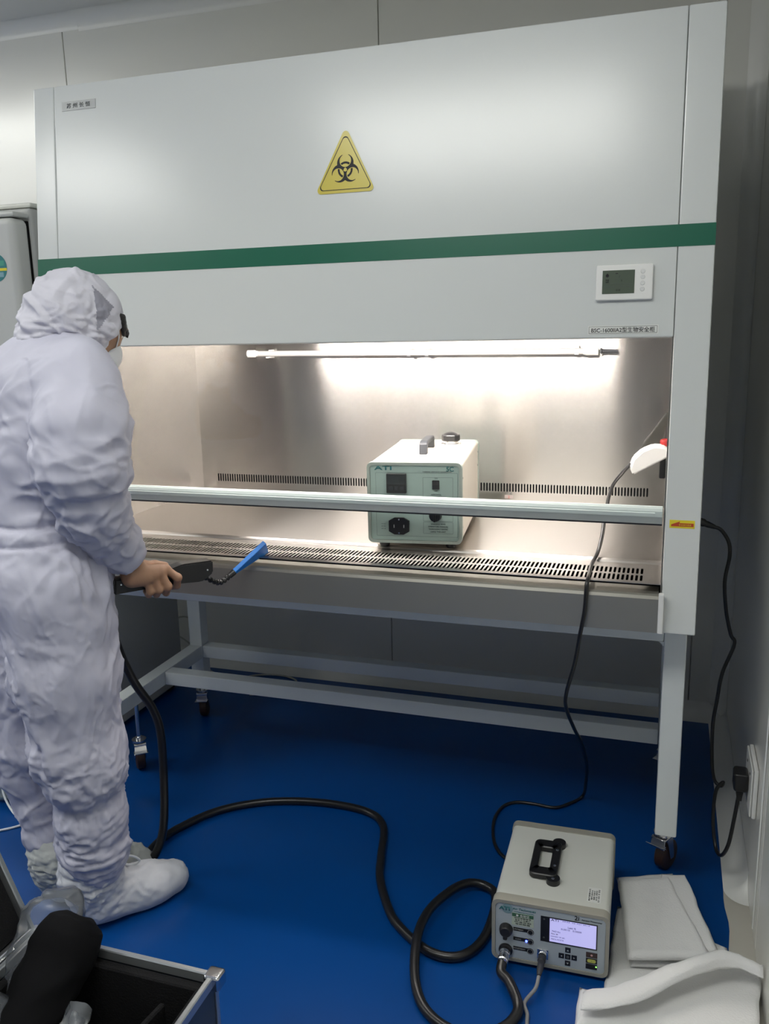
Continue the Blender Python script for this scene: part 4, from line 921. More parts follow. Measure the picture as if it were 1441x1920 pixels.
# ------------------------------------------------------------------ the person: signed-distance modelling, one surface per garment
class SDF:
    def __init__(s, lo, hi, h):
        s.lo = np.array(lo, float); s.h = h; s.n = np.ceil((np.array(hi) - s.lo) / h).astype(int) + 1
        s.F = np.full(s.n, 1.0, np.float32)
    def _sub(s, lo, hi, pad):
        a = np.clip(np.floor((lo - pad - s.lo) / s.h).astype(int), 0, s.n); b = np.clip(np.ceil((hi + pad - s.lo) / s.h).astype(int) + 1, 0, s.n)
        sl = tuple(slice(x, y) for x, y in zip(a, b))
        g = np.stack(np.meshgrid(*[s.lo[i] + s.h * np.arange(a[i], b[i]) for i in range(3)], indexing='ij'), -1).astype(np.float32)
        return sl, g
    def _mix(s, sl, d, k, sub=False):
        f = s.F[sl]
        if sub: s.F[sl] = np.maximum(f, -d) + (np.maximum(k - np.abs(f + d), 0) ** 2) / (4 * k); return
        h = np.maximum(k - np.abs(f - d), 0) / k
        s.F[sl] = np.minimum(f, d) - h * h * k * .25
    def cap(s, a, b, r1, r2=None, k=.03, sub=False, sq=None):
        """tapered capsule; sq = (axis, factor) squashes distances along an axis"""
        a, b = np.array(a, np.float32), np.array(b, np.float32); r2 = r1 if r2 is None else r2
        R = max(r1, r2); sl, g = s._sub(np.minimum(a, b) - R * (1.6 if sq else 1), np.maximum(a, b) + R * (1.6 if sq else 1), k + .02)
        if g.size == 0: return
        ab = b - a; q = g - a; L = float(ab @ ab) + 1e-9
        t = np.clip((q @ ab) / L, 0, 1); off = q - t[..., None] * ab
        if sq is not None:
            ax = np.array(sq[0], np.float32); ax /= np.linalg.norm(ax); c = off @ ax; off = off + (c * (1 / sq[1] - 1))[..., None] * ax
        s._mix(sl, np.linalg.norm(off, axis=-1) - (r1 + (r2 - r1) * t), k, sub)
    def ell(s, c, axes, r, k=.03, sub=False):
        c = np.array(c, np.float32); A = np.array(axes, np.float32); A = A / np.linalg.norm(A, axis=1)[:, None]; r = np.array(r, np.float32)
        R = r.max(); sl, g = s._sub(c - R, c + R, k + .02)
        if g.size == 0: return
        q = (g - c) @ A.T; k0 = np.linalg.norm(q / r, axis=-1); k1 = np.linalg.norm(q / (r * r), axis=-1)
        s._mix(sl, k0 * (k0 - 1) / np.maximum(k1, 1e-6), k, sub)
    def above(s, z):
        zz = (s.lo[2] + s.h * np.arange(s.n[2])).astype(np.float32); s.F = np.maximum(s.F, (z - zz)[None, None, :])
    def plane(s, p, nrm):
        """keep the side the normal points away from"""
        sl, g = s._sub(s.lo, s.lo + s.h * s.n, 0); nrm = np.array(nrm, np.float32); nrm /= np.linalg.norm(nrm)
        s.F[sl] = np.maximum(s.F[sl], (g - np.array(p, np.float32)) @ nrm)
    def mesh(s):
        F = s.F; I = F < 0; nx, ny, nz = F.shape
        cnt = np.zeros((nx - 1, ny - 1, nz - 1), np.int8)
        for dx in (0, 1):
            for dy in (0, 1):
                for dz in (0, 1): cnt += I[dx:nx - 1 + dx, dy:ny - 1 + dy, dz:nz - 1 + dz]
        act = (cnt > 0) & (cnt < 8); idx = np.full(act.shape, -1, np.int64); ijk = np.argwhere(act); idx[act] = np.arange(len(ijk))
        acc = np.zeros((len(ijk), 3)); num = np.zeros(len(ijk))
        for ax in range(3):
            d = [0, 0, 0]; d[ax] = 1; o = [i for i in range(3) if i != ax]
            for u in (0, 1):
                for v in (0, 1):
                    st = np.zeros(3, int); st[o[0]] = u; st[o[1]] = v
                    p0 = ijk + st; p1 = p0 + d
                    f0 = F[tuple(p0.T)]; f1 = F[tuple(p1.T)]; cr = (f0 < 0) != (f1 < 0); t = f0 / np.where(cr, f0 - f1, 1)
                    pt = p0 + t[:, None] * np.array(d); acc[cr] += pt[cr]; num[cr] += 1
        V = s.lo + s.h * acc / num[:, None]; Q = []
        for ax in range(3):
            o = [(ax + 1) % 3, (ax + 2) % 3]
            a = np.moveaxis(I, ax, 0); ch = np.moveaxis(a[:-1] != a[1:], 0, ax)
            e = np.argwhere(ch); e = e[(e[:, o[0]] > 0) & (e[:, o[1]] > 0) & (e[:, o[0]] < F.shape[o[0]] - 1) & (e[:, o[1]] < F.shape[o[1]] - 1)]
            c = []
            for u, v in ((-1, -1), (0, -1), (0, 0), (-1, 0)):
                q = e.copy(); q[:, o[0]] += u; q[:, o[1]] += v; c.append(idx[tuple(q.T)])
            q = np.stack(c, 1); ins = I[tuple(e.T)]; q[~ins] = q[~ins][:, ::-1]; Q.append(q)
        return V, np.concatenate(Q)

def normals(V, Q):
    n = np.cross(V[Q[:, 2]] - V[Q[:, 0]], V[Q[:, 3]] - V[Q[:, 1]]); N = np.zeros_like(V)
    for i in range(4): np.add.at(N, Q[:, i], n)
    return N / np.maximum(np.linalg.norm(N, axis=1), 1e-9)[:, None]
def smooth_(V, Q, it):
    E = np.concatenate([Q[:, [i, (i + 1) % 4]] for i in range(4)]); deg = np.bincount(E.ravel(), minlength=len(V))[:, None]
    for _ in range(it):
        A = np.zeros_like(V); np.add.at(A, E[:, 0], V[E[:, 1]]); np.add.at(A, E[:, 1], V[E[:, 0]]); V = V * .5 + .5 * A / deg
    return V
def mobj(name, V, Q, m, parent, label=None):
    bm_ = bpy.data.meshes.new(name); Mi = np.array(wm(parent).inverted()); Vl = V @ Mi[:3, :3].T + Mi[:3, 3]
    bm_.from_pydata(Vl.tolist(), [], Q.tolist()); bm_.polygons.foreach_set('use_smooth', [True] * len(bm_.polygons))
    for mm in (m if isinstance(m, (list, tuple)) else [m]): bm_.materials.append(mm)
    o = bpy.data.objects.new(name, bm_); C.objects.link(o); o.parent = parent; WM[o.name] = wm(parent)
    if label: o['label'] = label
    return o

per = thing('person', 'person in white hooded cleanroom coverall and mask bending to hold a black probe', 'person', (.30, -.34, 0))
F_ = np.array([.55, .83, 0.]); F_ /= np.linalg.norm(F_); R_ = np.array([F_[1], -F_[0], 0]); UP = np.array([0, 0, 1.])
lat = np.array([.758, .652, 0.]); dep = np.array([-.652, .758, 0.])
A3 = np.array
# head frame: look direction and crown direction
HD = A3(lat * .76 + dep * .40 - UP * .54); HD /= np.linalg.norm(HD)
HU = A3(lat * .54 + dep * .14 + UP * .83); HU -= HD * (HU @ HD); HU /= np.linalg.norm(HU); HS = np.cross(HU, HD)      # HS: person's left
HC = A3((.383, -.238, 1.500))                                                     # middle of the skull
def H(d, u, s=0.): return HC + HD * d + HU * u + HS * s

# joints
J = dict(neck=A3((.335, -.285, 1.415)), shR=A3((.466, -.375, 1.358)), elR=A3((.494, -.438, 1.165)), wrR=A3((.492, -.289, .919)),
         shL=A3((.245, -.185, 1.362)), elL=A3((.262, -.115, 1.14)), wrL=A3((.345, -.175, 1.02)),
         hipR=A3((.350, -.398, .86)), knR=A3((.380, -.392, .475)), anR=A3((.362, -.378, .09)),
         hipL=A3((.213, -.306, .84)), knL=A3((.178, -.320, .45)), anL=A3((.228, -.332, .085)))
FD = A3((.59, .81, 0)); FDL = A3((.66, .75, 0))
heelR = A3((.352, -.402, 0)); heelL = A3((.206, -.352, 0))

# the probe handle: axis, up, and the side toward us
hA, hB = A3((.458, -.318, .870)), A3((.600, -.118, .862)); ax = (hB - hA) / np.linalg.norm(hB - hA)
wv = -dep - ax * (-dep @ ax); wv /= np.linalg.norm(wv); vv = np.cross(wv, ax); vv = vv if vv[2] > 0 else -vv
HL = np.linalg.norm(hB - hA)
def hp(t, v=0., w_=0.): return hA + ax * (t * HL) + vv * v + wv * w_

# ---- body (skin): one continuous surface from crown to feet
S = SDF((-.05, -.62, 0.0), (.66, .10, 1.64), .0062)
S.ell(H(.006, .006), [HD, HU, HS], (.084, .074, .064), .02); S.ell(H(.058, -.030), [HD, HU, HS], (.060, .078, .053), .03)
S.cap(H(.082, -.086), H(.088, -.100), .024, .020, .03)
S.cap(H(.108, -.010), H(.122, -.038), .006, .010, .012); S.ell(H(.114, -.036), [HD, HU, HS], (.02, .012, .017), .012)
S.cap(H(.100, .016, .028), H(.100, .016, -.028), .009, k=.015)
S.ell(H(.108, -.062), [HD, HU, HS], (.013, .008, .021), .01)
for s_ in (1, -1): S.ell(H(.012, -.012, s_ * .066), [HD, HU, HS], (.017, .029, .008), .008)
S.cap(H(.0, -.06), J['neck'], .048, .055, .03)
S.cap(J['neck'] - UP * .05, J['neck'] - UP * .10, .08, .1, .05)
S.cap(J['shL'], J['shR'], .062, .062, .05)
S.cap(J['shL'] * .68 + J['shR'] * .32 - UP * .09 - F_ * .01, J['shR'] * .68 + J['shL'] * .32 - UP * .09 - F_ * .01, .098, .098, .06)
S.cap((.245, -.30, 1.08), (.335, -.37, 1.085), .088, .088, .08)
S.cap((.235, -.31, .91), (.330, -.385, .92), .10, .10, .08)
for s_ in 'RL':
    S.cap(J['sh' + s_], J['el' + s_], .048, .038, .04); S.cap(J['el' + s_], J['wr' + s_], .040, .026, .03)
    S.cap(J['hip' + s_], J['kn' + s_], .078, .052, .05); S.cap(J['kn' + s_], J['an' + s_], .054, .036, .04)
for hl, d, an in ((heelR, FD, 'anR'), (heelL, FDL, 'anL')):
    S.cap(J[an], hl + d * .05 + UP * .05, .036, .034, .03); S.cap(hl + d * .04 + UP * .040, hl + d * .19 + UP * .030, .034, .030, .03); S.cap(hl + d * .19 + UP * .03, hl + d * .235 + UP * .026, .034, .022, .02)
# right hand closed round the handle (palm, thumb, four fingers)
wr = J['wrR']
Vb, Qb = S.mesh(); Vb = smooth_(Vb, Qb, 1)
SH = None
def fingers(D):
    mc = [hp(0.500, .027, .022), hp(0.430, .024, .030), hp(0.355, .018, .033), hp(0.285, .010, .032)]         # knuckles
    pi_ = [hp(0.600, .004, .034), hp(0.485, -.012, .040), hp(0.395, -.017, .039), hp(0.315, -.019, .036)]
    di = [hp(0.615, -.020, .020), hp(0.500, -.033, .020), hp(0.405, -.034, .018), hp(0.325, -.032, .018)]
    ti = [hp(0.605, -.027, .004), hp(0.492, -.030, .000), hp(0.398, -.030, -.002), hp(0.320, -.027, .0)]
    rr = [(.0105, .0098, .0086, .0075), (.0108, .010, .0088, .0077), (.0102, .0094, .0083, .0072), (.009, .0082, .0073, .0064)]
    D.cap(wr, hp(0.200, .030, .012), .024, .026, .02)
    for k in range(4): D.cap(hp(0.160, .026 - .004 * k, .012 + .004 * k), mc[k], .017, .0125, .014)
    D.cap(hp(0.200, .026, -.005), hp(0.320, .034, -.006), .018, .014, .016)
    D.cap(hp(0.320, .034, -.006), hp(0.450, .031, -.014), .0135, .0115, .008); D.cap(hp(0.450, .031, -.014), hp(0.560, .025, -.016), .0115, .009, .005)
    for k in range(4):
        a, b, c, e = rr[k]
        D.cap(mc[k], pi_[k], a, b, .004); D.cap(pi_[k], di[k], b, c, .004); D.cap(di[k], ti[k], c, e, .003)
        D.ell(pi_[k], np.eye(3), (b * 1.08,) * 3, .004)
    return mc, pi_, di, ti
# the hand gets a finer grid, then replaces the coarse arm end by being merged into one mesh through a shared fine field
S2 = SDF((.38, -.43, .78), (.63, -.08, 1.03), .0026)
S2.cap(J['elR'], J['wrR'], .040, .026, .03)
mc, pi_, di, ti = fingers(S2)
# left hand, relaxed and slightly curled
S3 = SDF((.26, -.27, .90), (.50, -.08, 1.08), .0034)
wl = J['wrL']; ld = (J['wrL'] - J['elL']); ld /= np.linalg.norm(ld); lp = np.cross(ld, R_); lp /= np.linalg.norm(lp); ls = np.cross(lp, ld)
S3.cap(J['elL'], wl, .040, .026, .03)
S3.cap(wl, wl + ld * .055, .025, .026, .02, sq=(lp, .6))
for k, (o_, l_) in enumerate(((.026, .070), (.009, .078), (-.009, .072), (-.026, .058))):
    a = wl + ld * .07 + ls * o_; b = a + ld * l_ * .42 - lp * l_ * .10; c = b + ld * l_ * .28 - lp * l_ * .20; e = c + ld * l_ * .14 - lp * l_ * .22
    S3.cap(wl + ld * .03 + ls * o_ * .6, a, .014, .0105, .01); S3.cap(a, b, .0098, .009, .004); S3.cap(b, c, .009, .008, .004); S3.cap(c, e, .008, .0068, .003)
a = wl + ld * .02 + ls * .026; b = a + ld * .032 + ls * .022 - lp * .012; c = b + ld * .030 + ls * .004 - lp * .010
S3.cap(a, b, .0145, .011, .01); S3.cap(b, c, .0105, .008, .004)
def crop(V, Q, keep):
    kv = keep[Q].all(1); Q = Q[kv]; used = np.unique(Q); mp = np.full(len(V), -1); mp[used] = np.arange(len(used)); return V[used], mp[Q]
def bridge_cut(V, Q, p, d, r):
    """drop the piece of the surface beyond the plane (p,d) near p"""
    t = (V - p) @ d; near = np.linalg.norm(V - p, axis=1) < r
    return crop(V, Q, ~((t > 0) & near))
def loops(Q):
    from collections import defaultdict
    cnt = defaultdict(int)
    for q in Q:
        for i in range(4): cnt[tuple(sorted((q[i], q[(i + 1) % 4])))] += 1
    nb = defaultdict(list)
    for (a, b), c in cnt.items():
        if c == 1: nb[a].append(b); nb[b].append(a)
    return nb
def hand_join(V, Q, Sx, elbow, wrist, cutd):
    """cut the coarse arm above the wrist, cut the fine hand there too, and stitch the two open rims into one surface"""
    d = (wrist - elbow) / np.linalg.norm(wrist - elbow); p = wrist - d * cutd
    V1, Q1 = bridge_cut(V, Q, p, d, .20)
    Vh, Qh = Sx.mesh(); Vh = smooth_(Vh, Qh, 2)
    Vh, Qh = crop(Vh, Qh, ((Vh - p) @ d) > .004)
    VV = np.concatenate([V1, Vh]); n1 = len(V1)
    tris = []
    def rim(Qx, off):
        nb = loops(Qx); best = []; seen = set()
        for s0 in nb:
            if s0 in seen: continue
            lp_ = [s0]; seen.add(s0); cur = s0
            while True:
                nx = [x for x in nb[cur] if x not in seen]
                if not nx: break
                cur = nx[0]; seen.add(cur); lp_.append(cur)
            if len(lp_) > len(best) and np.linalg.norm(VV[np.array(lp_) + off].mean(0) - p) < .08: best = lp_
        return [x + off for x in best]
    r1, r2 = rim(Q1, 0), rim(Qh, n1)
    u = np.cross(d, UP); u /= np.linalg.norm(u); v = np.cross(d, u)
    ang = lambda i: math.atan2((VV[i] - p) @ v, (VV[i] - p) @ u)
    r1 = sorted(r1, key=ang); r2 = sorted(r2, key=ang); i = j = 0
    a1 = [ang(k) for k in r1]; a2 = [ang(k) for k in r2]
    while i < len(r1) or j < len(r2):
        n_ = a1[i + 1] if i + 1 < len(r1) else (a1[0] + 2 * math.pi if i + 1 == len(r1) else 1e9)
        m_2 = a2[j + 1] if j + 1 < len(r2) else (a2[0] + 2 * math.pi if j + 1 == len(r2) else 1e9)
        if n_ <= m_2: tris.append((r1[i % len(r1)], r1[(i + 1) % len(r1)], r2[j % len(r2)])); i += 1
        else: tris.append((r1[i % len(r1)], r2[(j + 1) % len(r2)], r2[j % len(r2)])); j += 1
    return VV, np.concatenate([Q1, Qh + n1]), tris
Vb, Qb, t1 = hand_join(Vb, Qb, S2, J['elR'], J['wrR'], .035)
nQ = len(Qb)
Vb, Qb2, t2 = hand_join(Vb, Qb, S3, J['elL'], J['wrL'], .03)
# face indices of t1 may have shifted only if vertices were dropped: rebuild by nearest position
body_faces = Qb2.tolist() + [list(t) for t in t2]
me = bpy.data.meshes.new('body'); Mi = np.array(wm(per).inverted())
me.from_pydata((Vb + Mi[:3, 3]).tolist(), [], body_faces); me.validate()
bmx = B(); bmx.from_mesh(me)
bnd = [e for e in bmx.edges if e.is_boundary]
bmesh.ops.holes_fill(bmx, edges=bnd, sides=0)
# stitch the right wrist (its strip was lost when the left one was cut): bridge remaining open rims
bnd = [e for e in bmx.edges if e.is_boundary]
bmesh.ops.recalc_face_normals(bmx, faces=bmx.faces[:])
bmx.to_mesh(me); bmx.free(); me.polygons.foreach_set('use_smooth', [True] * len(me.polygons)); me.materials.append(SKIN)
bo = bpy.data.objects.new('body', me); C.objects.link(bo); bo.parent = per; WM[bo.name] = wm(per)
for s_ in (1, -1):
    bm = B(); bmesh.ops.create_icosphere(bm, subdivisions=2, radius=.0118, matrix=Matrix.Translation(H(.092, -.002, s_ * .029))); obj('eye', bm, EYE, per)
for k in range(4):
    nd = (ti[k] - di[k]); nd /= np.linalg.norm(nd); out = (di[k] - hp(.4 if k else .55)); out -= nd * (out @ nd); out -= ax * (out @ ax); out /= np.linalg.norm(out)
    c = di[k] * .35 + ti[k] * .65 + out * .0068
    bm = B(); bmesh.ops.create_icosphere(bm, subdivisions=2, radius=1, matrix=frame(c, nd, ax) @ Matrix.Diagonal((.0055, .0045, .0012, 1))); obj('fingernail', bm, NAIL, per)

# ---- coverall
def crum(Pn):
    return .16 - np.abs(np.abs(noise(Pn)) - .17) + .35 * (.12 - np.abs(noise(Pn * 1.9 + 5.5)))
def folds(V, N, specs):
    D = np.zeros(len(V))
    for (c, rad, fr, amp, seed, kind) in specs:
        wgt = np.ones(len(V)) if c is None else np.exp(-np.sum(((V - A3(c)) / A3(rad)) ** 2, 1))
        Pn = V * A3(fr) + seed; wp = np.stack([noise(V * 6 + seed + i * 9) for i in range(3)], 1) * .8
        D += wgt * amp * (ridge(Pn + wp) if kind == 'r' else np.clip(1 - np.abs(noise(Pn + wp * .5)) / .07, 0, 1) * np.clip(.35 + 2 * noise(V * 7 + seed * 1.7), 0, 1) if kind == 'l' else crum(Pn + wp) * 6 * np.clip(.55 + 1.6 * noise(V * 5 + seed * 1.3), 0, 1.4) if kind == 'c' else noise(Pn + wp) * 1.6)
    return D
S = SDF((-.02, -.66, 0.05), (.68, .06, 1.50), .0048)
def cl(a, b, r1, r2, k=.04): S.cap(a, b, r1, r2, k)
cl((.250, -.262, 1.295), (.372, -.342, 1.300), .124, .120, .05)
cl((.227, -.284, 1.16), (.338, -.358, 1.165), .116, .114, .06)
cl((.228, -.300, 1.03), (.316, -.365, 1.04), .106, .106, .06)
cl((.250, -.203, 1.362), (.430, -.340, 1.362), .078, .080, .06); cl((.336, -.290, 1.39), (.350, -.272, 1.43), .078, .066, .05)
cl((.277, -.325, 1.345), (.330, -.297, 1.385), .085, .068, .05)
cl((.222, -.302, .90), (.345, -.400, .90), .124, .120, .06)
cl((.363, -.40, .86), (.372, -.402, .68), .116, .108, .04); cl((.372, -.402, .68), (.378, -.395, .494), .106, .096, .03); cl((.380, -.394, .47), (.386, -.391, .43), .101, .099, .02)
cl((.384, -.386, .40), (.383, -.380, .30), .072, .080, .010); cl((.383, -.380, .30), (.374, -.376, .21), .080, .076, .03); cl((.376, -.376, .205), (.374, -.375, .18), .084, .074, .01)
cl((.208, -.309, .84), (.183, -.318, .62), .112, .100, .02); cl((.183, -.318, .62), (.173, -.326, .45), .100, .092, .03); cl((.171, -.328, .43), (.170, -.330, .38), .094, .086, .02)
cl((.174, -.334, .35), (.206, -.324, .19), .070, .064, .010); cl((.206, -.324, .19), (.212, -.324, .16), .070, .058, .01)
# right sleeve, only lightly blended so that it creases against the back
cl((.470, -.378, 1.352), (.500, -.420, 1.27), .084, .086, .03); cl((.500, -.420, 1.27), (.494, -.438, 1.18), .085, .086, .012)
cl((.463, -.462, 1.19), (.480, -.435, 1.13), .052, .060, .015); cl((.494, -.438, 1.17), (.492, -.398, 1.06), .080, .066, .012); cl((.492, -.398, 1.06), (.486, -.335, .985), .065, .052, .012); cl((.486, -.335, .985), (.486, -.312, .955), .054, .045, .008)
# left sleeve
cl((.250, -.178, 1.358), (.256, -.132, 1.16), .080, .074, .04); cl((.256, -.132, 1.14), (.325, -.163, 1.04), .070, .046, .03)
V, Q = S.mesh(); V = smooth_(V, Q, 1); N = normals(V, Q)
D = folds(V, N, [(None, 0, (6, 6, 6), .008, 3, 'n'), (None, 0, (6, 6, 5), .0045, 9, 'c'), (None, 0, (9, 9, 6), .0040, 11, 'l'), (None, 0, (14, 14, 10), .0035, 61, 'l'), ((.30, -.36, .5), (.4, .4, .40), (9, 9, 5), .009, 12, 'l'), ((.30, -.36, .5), (.4, .4, .40), (17, 17, 12), .006, 13, 'l'),
                 ((.49, -.43, 1.19), (.12, .12, .13), (7, 7, 15), .022, 1, 'r'), ((.49, -.42, 1.16), (.13, .13, .16), (8, 8, 10), .018, 51, 'c'), ((.49, -.42, 1.16), (.13, .13, .16), (12, 12, 16), .008, 52, 'l'), ((.49, -.41, 1.28), (.12, .12, .06), (8, 8, 20), .008, 5, 'n'),
                 ((.485, -.35, 1.0), (.1, .1, .10), (12, 12, 20), .012, 15, 'c'), ((.485, -.35, 1.0), (.1, .1, .10), (18, 18, 18), .007, 16, 'l'),
                 ((.36, -.40, .64), (.22, .22, .26), (12, 12, 4), .017, 21, 'c'), ((.28, -.36, .55), (.3, .3, .35), (26, 26, 16), .0055, 22, 'l'), ((.28, -.36, .55), (.3, .3, .35), (34, 34, 24), .004, 24, 'l'), ((.36, -.40, .70), (.2, .2, .2), (14, 14, 5), .010, 23, 'r'), ((.37, -.40, .44), (.15, .15, .06), (12, 12, 24), .014, 25, 'c'),
                 ((.18, -.32, .5), (.13, .13, .3), (11, 11, 10), .015, 31, 'c'), ((.375, -.378, .22), (.12, .12, .09), (11, 11, 28), .016, 35, 'c'),
                 ((.30, -.36, .90), (.25, .25, .12), (16, 16, 5), .012, 41, 'c')])
# elastic waist: drawn in along a band with small gathers
zb = 1.025 + .03 * noise(V * 5 + 77); tor = np.exp(-(((V[:, 0] - .29) / .17) ** 4 + ((V[:, 1] + .35) / .17) ** 4))
nearsleeve = np.exp(-np.sum(((V - A3((.482, -.34, 1.0))) / A3((.075, .08, .12))) ** 2, 1))
bnd_ = np.exp(-((V[:, 2] - 1.018) / .016) ** 2) * tor * (1 - np.clip(nearsleeve * 1.6, 0, 1))
D += .006 * bnd_ + .005 * bnd_ * ridge(V * A3((45, 45, 5)))
for dz_ in (-.021, .021):
    b2 = np.exp(-((V[:, 2] + .4 * (zb - 1.025) - 1.018 - dz_) / .006) ** 2) * tor * (1 - np.clip(nearsleeve * 1.6, 0, 1)); D += -.012 * b2
b3 = np.exp(-((V[:, 2] - 1.018) / .06) ** 2) * tor * (1 - np.clip(nearsleeve * 1.6, 0, 1)); D += .004 * b3 * ridge(V * A3((34, 34, 3)) + 3)
# back princess seam and armhole seam
seam_u = (V - A3((.36, -.41, 1.2))) @ lat
D += -.006 * np.exp(-(seam_u / .006) ** 2) * (V[:, 2] > 1.03) * (V[:, 2] < 1.40) * np.clip(-(V - A3((.33, -.33, 1.2))) @ dep * 20, 0, 1) * (1 - np.exp(-np.sum(((V - A3((.48, -.41, 1.24))) / A3((.06, .06, .2))) ** 2, 1)))
V = V + N * D[:, None]
cv = mobj('coverall', V, Q, COVERALL, per, 'white creased coverall')

# ---- hood with its drape, mesh ear patch, face opening
S = SDF((.20, -.42, 1.33), (.54, -.06, 1.64), .0038)
S.ell(H(-.006, .0), [HD, HU, HS], (.098, .088, .078), .03); S.ell(H(.036, -.022), [HD, HU, HS], (.056, .090, .066), .03)
S.cap(H(-.045, -.035), J['neck'] + A3((.0, -.005, .02)), .070, .074, .03); S.cap(H(.01, -.075), J['neck'] + F_ * .03 + UP * .005, .060, .074, .03)
S.ell(H(.106, -.046), [HD, HU, HS], (.058, .088, .080), .010, True)
V, Q = S.mesh(); V = smooth_(V, Q, 1); N = normals(V, Q)
D = folds(V, N, [(None, 0, (12, 12, 12), .006, 2, 'n'), (None, 0, (9, 9, 11), .009, 6, 'c'), (None, 0, (18, 18, 22), .006, 7, 'l'), (None, 0, (30, 30, 36), .004, 17, 'l'), ((.36, -.27, 1.45), (.12, .12, .05), (14, 14, 34), .012, 8, 'c')])
V = V + N * D[:, None]
# the grey mesh patch over the right ear: triangle on the near side of the hood
q = V - HC; side = -(q @ HS); du, uu = q @ HD, q @ HU
cq = lambda x: x[Q].mean(1)
s4, d4, u4 = cq(side), cq(du), cq(uu)
def hs_(a, b): return (b[0] - a[0]) * (u4 - a[1]) - (b[1] - a[1]) * (d4 - a[0])
tA, tB, tC = (-.036, .052), (.030, .038), (.010, -.034)
tri_ = (s4 > .03) & (hs_(tA, tB) < 0) & (hs_(tB, tC) < 0) & (hs_(tC, tA) < 0)
hood = mobj('hood', V, Q[~tri_], HOODM, per, 'white gathered hood')
pv = Q[tri_]
if len(pv):
    us_ = np.unique(pv); mp = np.full(len(V), -1); mp[us_] = np.arange(len(us_)); ob = mobj('ear_vent', V[us_], mp[pv], VENT, hood, 'grey see-through ear patch')
# hair fringe at the brow
S = SDF((.38, -.28, 1.39), (.55, -.08, 1.56), .0034)
rh = np.random.RandomState(4)
for k in range(26):
    s_ = rh.uniform(-.052, .052); S.cap(H(.084 - abs(s_) * .35, .030, s_), H(.116 - abs(s_) * .42 + rh.uniform(-.006, .012), .008 + rh.uniform(-.009, .014), s_ * 1.05 + rh.uniform(-.008, .008)), .010, .0035, .006)
V, Q = S.mesh(); V = smooth_(V, Q, 1); N = normals(V, Q); V = V + N * (noise(V * A3((90, 90, 90))) * .004)[:, None]
mobj('hair', V, Q, HAIR, per, 'short black fringe')
# face mask with ear loop
S = SDF((.36, -.30, 1.31), (.54, -.08, 1.50), .0034)
S.ell(H(.098, -.060), [HD, HU, HS], (.040, .046, .048), .02); S.cap(H(.085, -.098), H(.085, -.06), .038, .043, .02)
S.plane(H(.078, 0), -HD)
V, Q = S.mesh(); V = smooth_(V, Q, 2)
fm = mobj('face_mask', V, Q, MASK, per, 'white face mask')
bm = B(); tube(bm, spline([H(.094, -.034, -.043), H(.084, -.014, -.052), H(.07, .002, -.058), H(.05, .010, -.066), H(.028, .006, -.071)], 6), .0016, 6); tube(bm, spline([H(.084, -.088, -.043), H(.06, -.06, -.055), H(.032, -.035, -.068)], 6), .0016, 6); obj('ear_loop', bm, MASK, fm)

# ---- shoe covers
def boot(name, hl, d, an, m, seed, lab):
    S = SDF((hl[0] - .12, hl[1] - .12, -.01), (hl[0] + .30, hl[1] + .34, .30), .0052)
    S.cap(hl + d * .035 + UP * .045, hl + d * .17 + UP * .042, .048, .050, .03); S.cap(hl + d * .15 + UP * .044, hl + d * .226 + UP * .036, .053, .042, .03)
    S.cap(hl + d * .07 + UP * .06, hl + d * .15 + UP * .056, .05, .042, .03)
    S.cap(J[an] - UP * .0, J[an] + UP * .06, .062, .066, .035); S.cap(J[an] + UP * .065, J[an] + UP * .07, .074, .074, .012); S.cap(J[an] + UP * .025, J[an] + UP * .028, .070, .070, .014)
    S.above(.004)
    V, Q = S.mesh(); V = smooth_(V, Q, 1); N = normals(V, Q)
    D = folds(V, N, [(None, 0, (14, 14, 16), .005, seed, 'n'), (None, 0, (12, 12, 16), .005, seed + 4, 'c'), (None, 0, (28, 28, 34), .0028, seed + 6, 'c'), (tuple(J[an] + UP * .04), (.12, .12, .05), (14, 14, 50), .010, seed + 9, 'c')])
    D = D * np.clip((V[:, 2] - .004) / .03, 0, 1)
    V = V + N * D[:, None]; V[:, 2] = np.maximum(V[:, 2], .0025)
    o = mobj(name, V, Q, m, per, lab); return o
b1 = boot('shoe_cover', heelR, FD, 'anR', BOOT, 3, 'white shoe cover with bunched ankle')
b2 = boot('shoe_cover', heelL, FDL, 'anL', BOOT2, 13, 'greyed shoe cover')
bm = B(); a0 = J['anR'] + UP * .06
tube(bm, spline([a0 + F_ * .062 - UP * .01, a0 + F_ * .095 - UP * .005 + R_ * .012, a0 + F_ * .12 - UP * .03 + R_ * .01, a0 + F_ * .10 - UP * .04, a0 + F_ * .07 - UP * .02], 6), .003, 6); obj('ankle_tie', bm, STRING, b1)

# ------------------------------------------------------------------ the probe in the right hand
prb = thing('sampling_probe', 'black pistol-like sampling probe with blue flat nozzle held in the right hand', 'probe', tuple(hA - UP * .02))
PM_ = Matrix(((ax[0], vv[0], wv[0], hA[0]), (ax[1], vv[1], wv[1], hA[1]), (ax[2], vv[2], wv[2], hA[2]), (0, 0, 0, 1)))
bm = B(); prism(bm, [(-.002, -.019), (.0, .019), (.10, .021), (.14, .021), (.14, -.017), (.10, -.018)], -.016, .016, 'Z'); bmesh.ops.bevel(bm, geom=bm.edges[:], offset=.004, segments=2, affect='EDGES'); bm.transform(PM_); obj('grip', bm, MATTBLACK, prb)
bm = B(); prism(bm, [(.135, -.016), (.135, .022), (.17, .030), (HL + .004, .028), (HL + .004, -.004), (HL - .02, -.020), (HL - .03, -.022)], -.018, .018, 'Z'); bmesh.ops.bevel(bm, geom=bm.edges[:], offset=.0035, segments=2, affect='EDGES'); bm.transform(PM_); obj('head', bm, BLACK, prb)
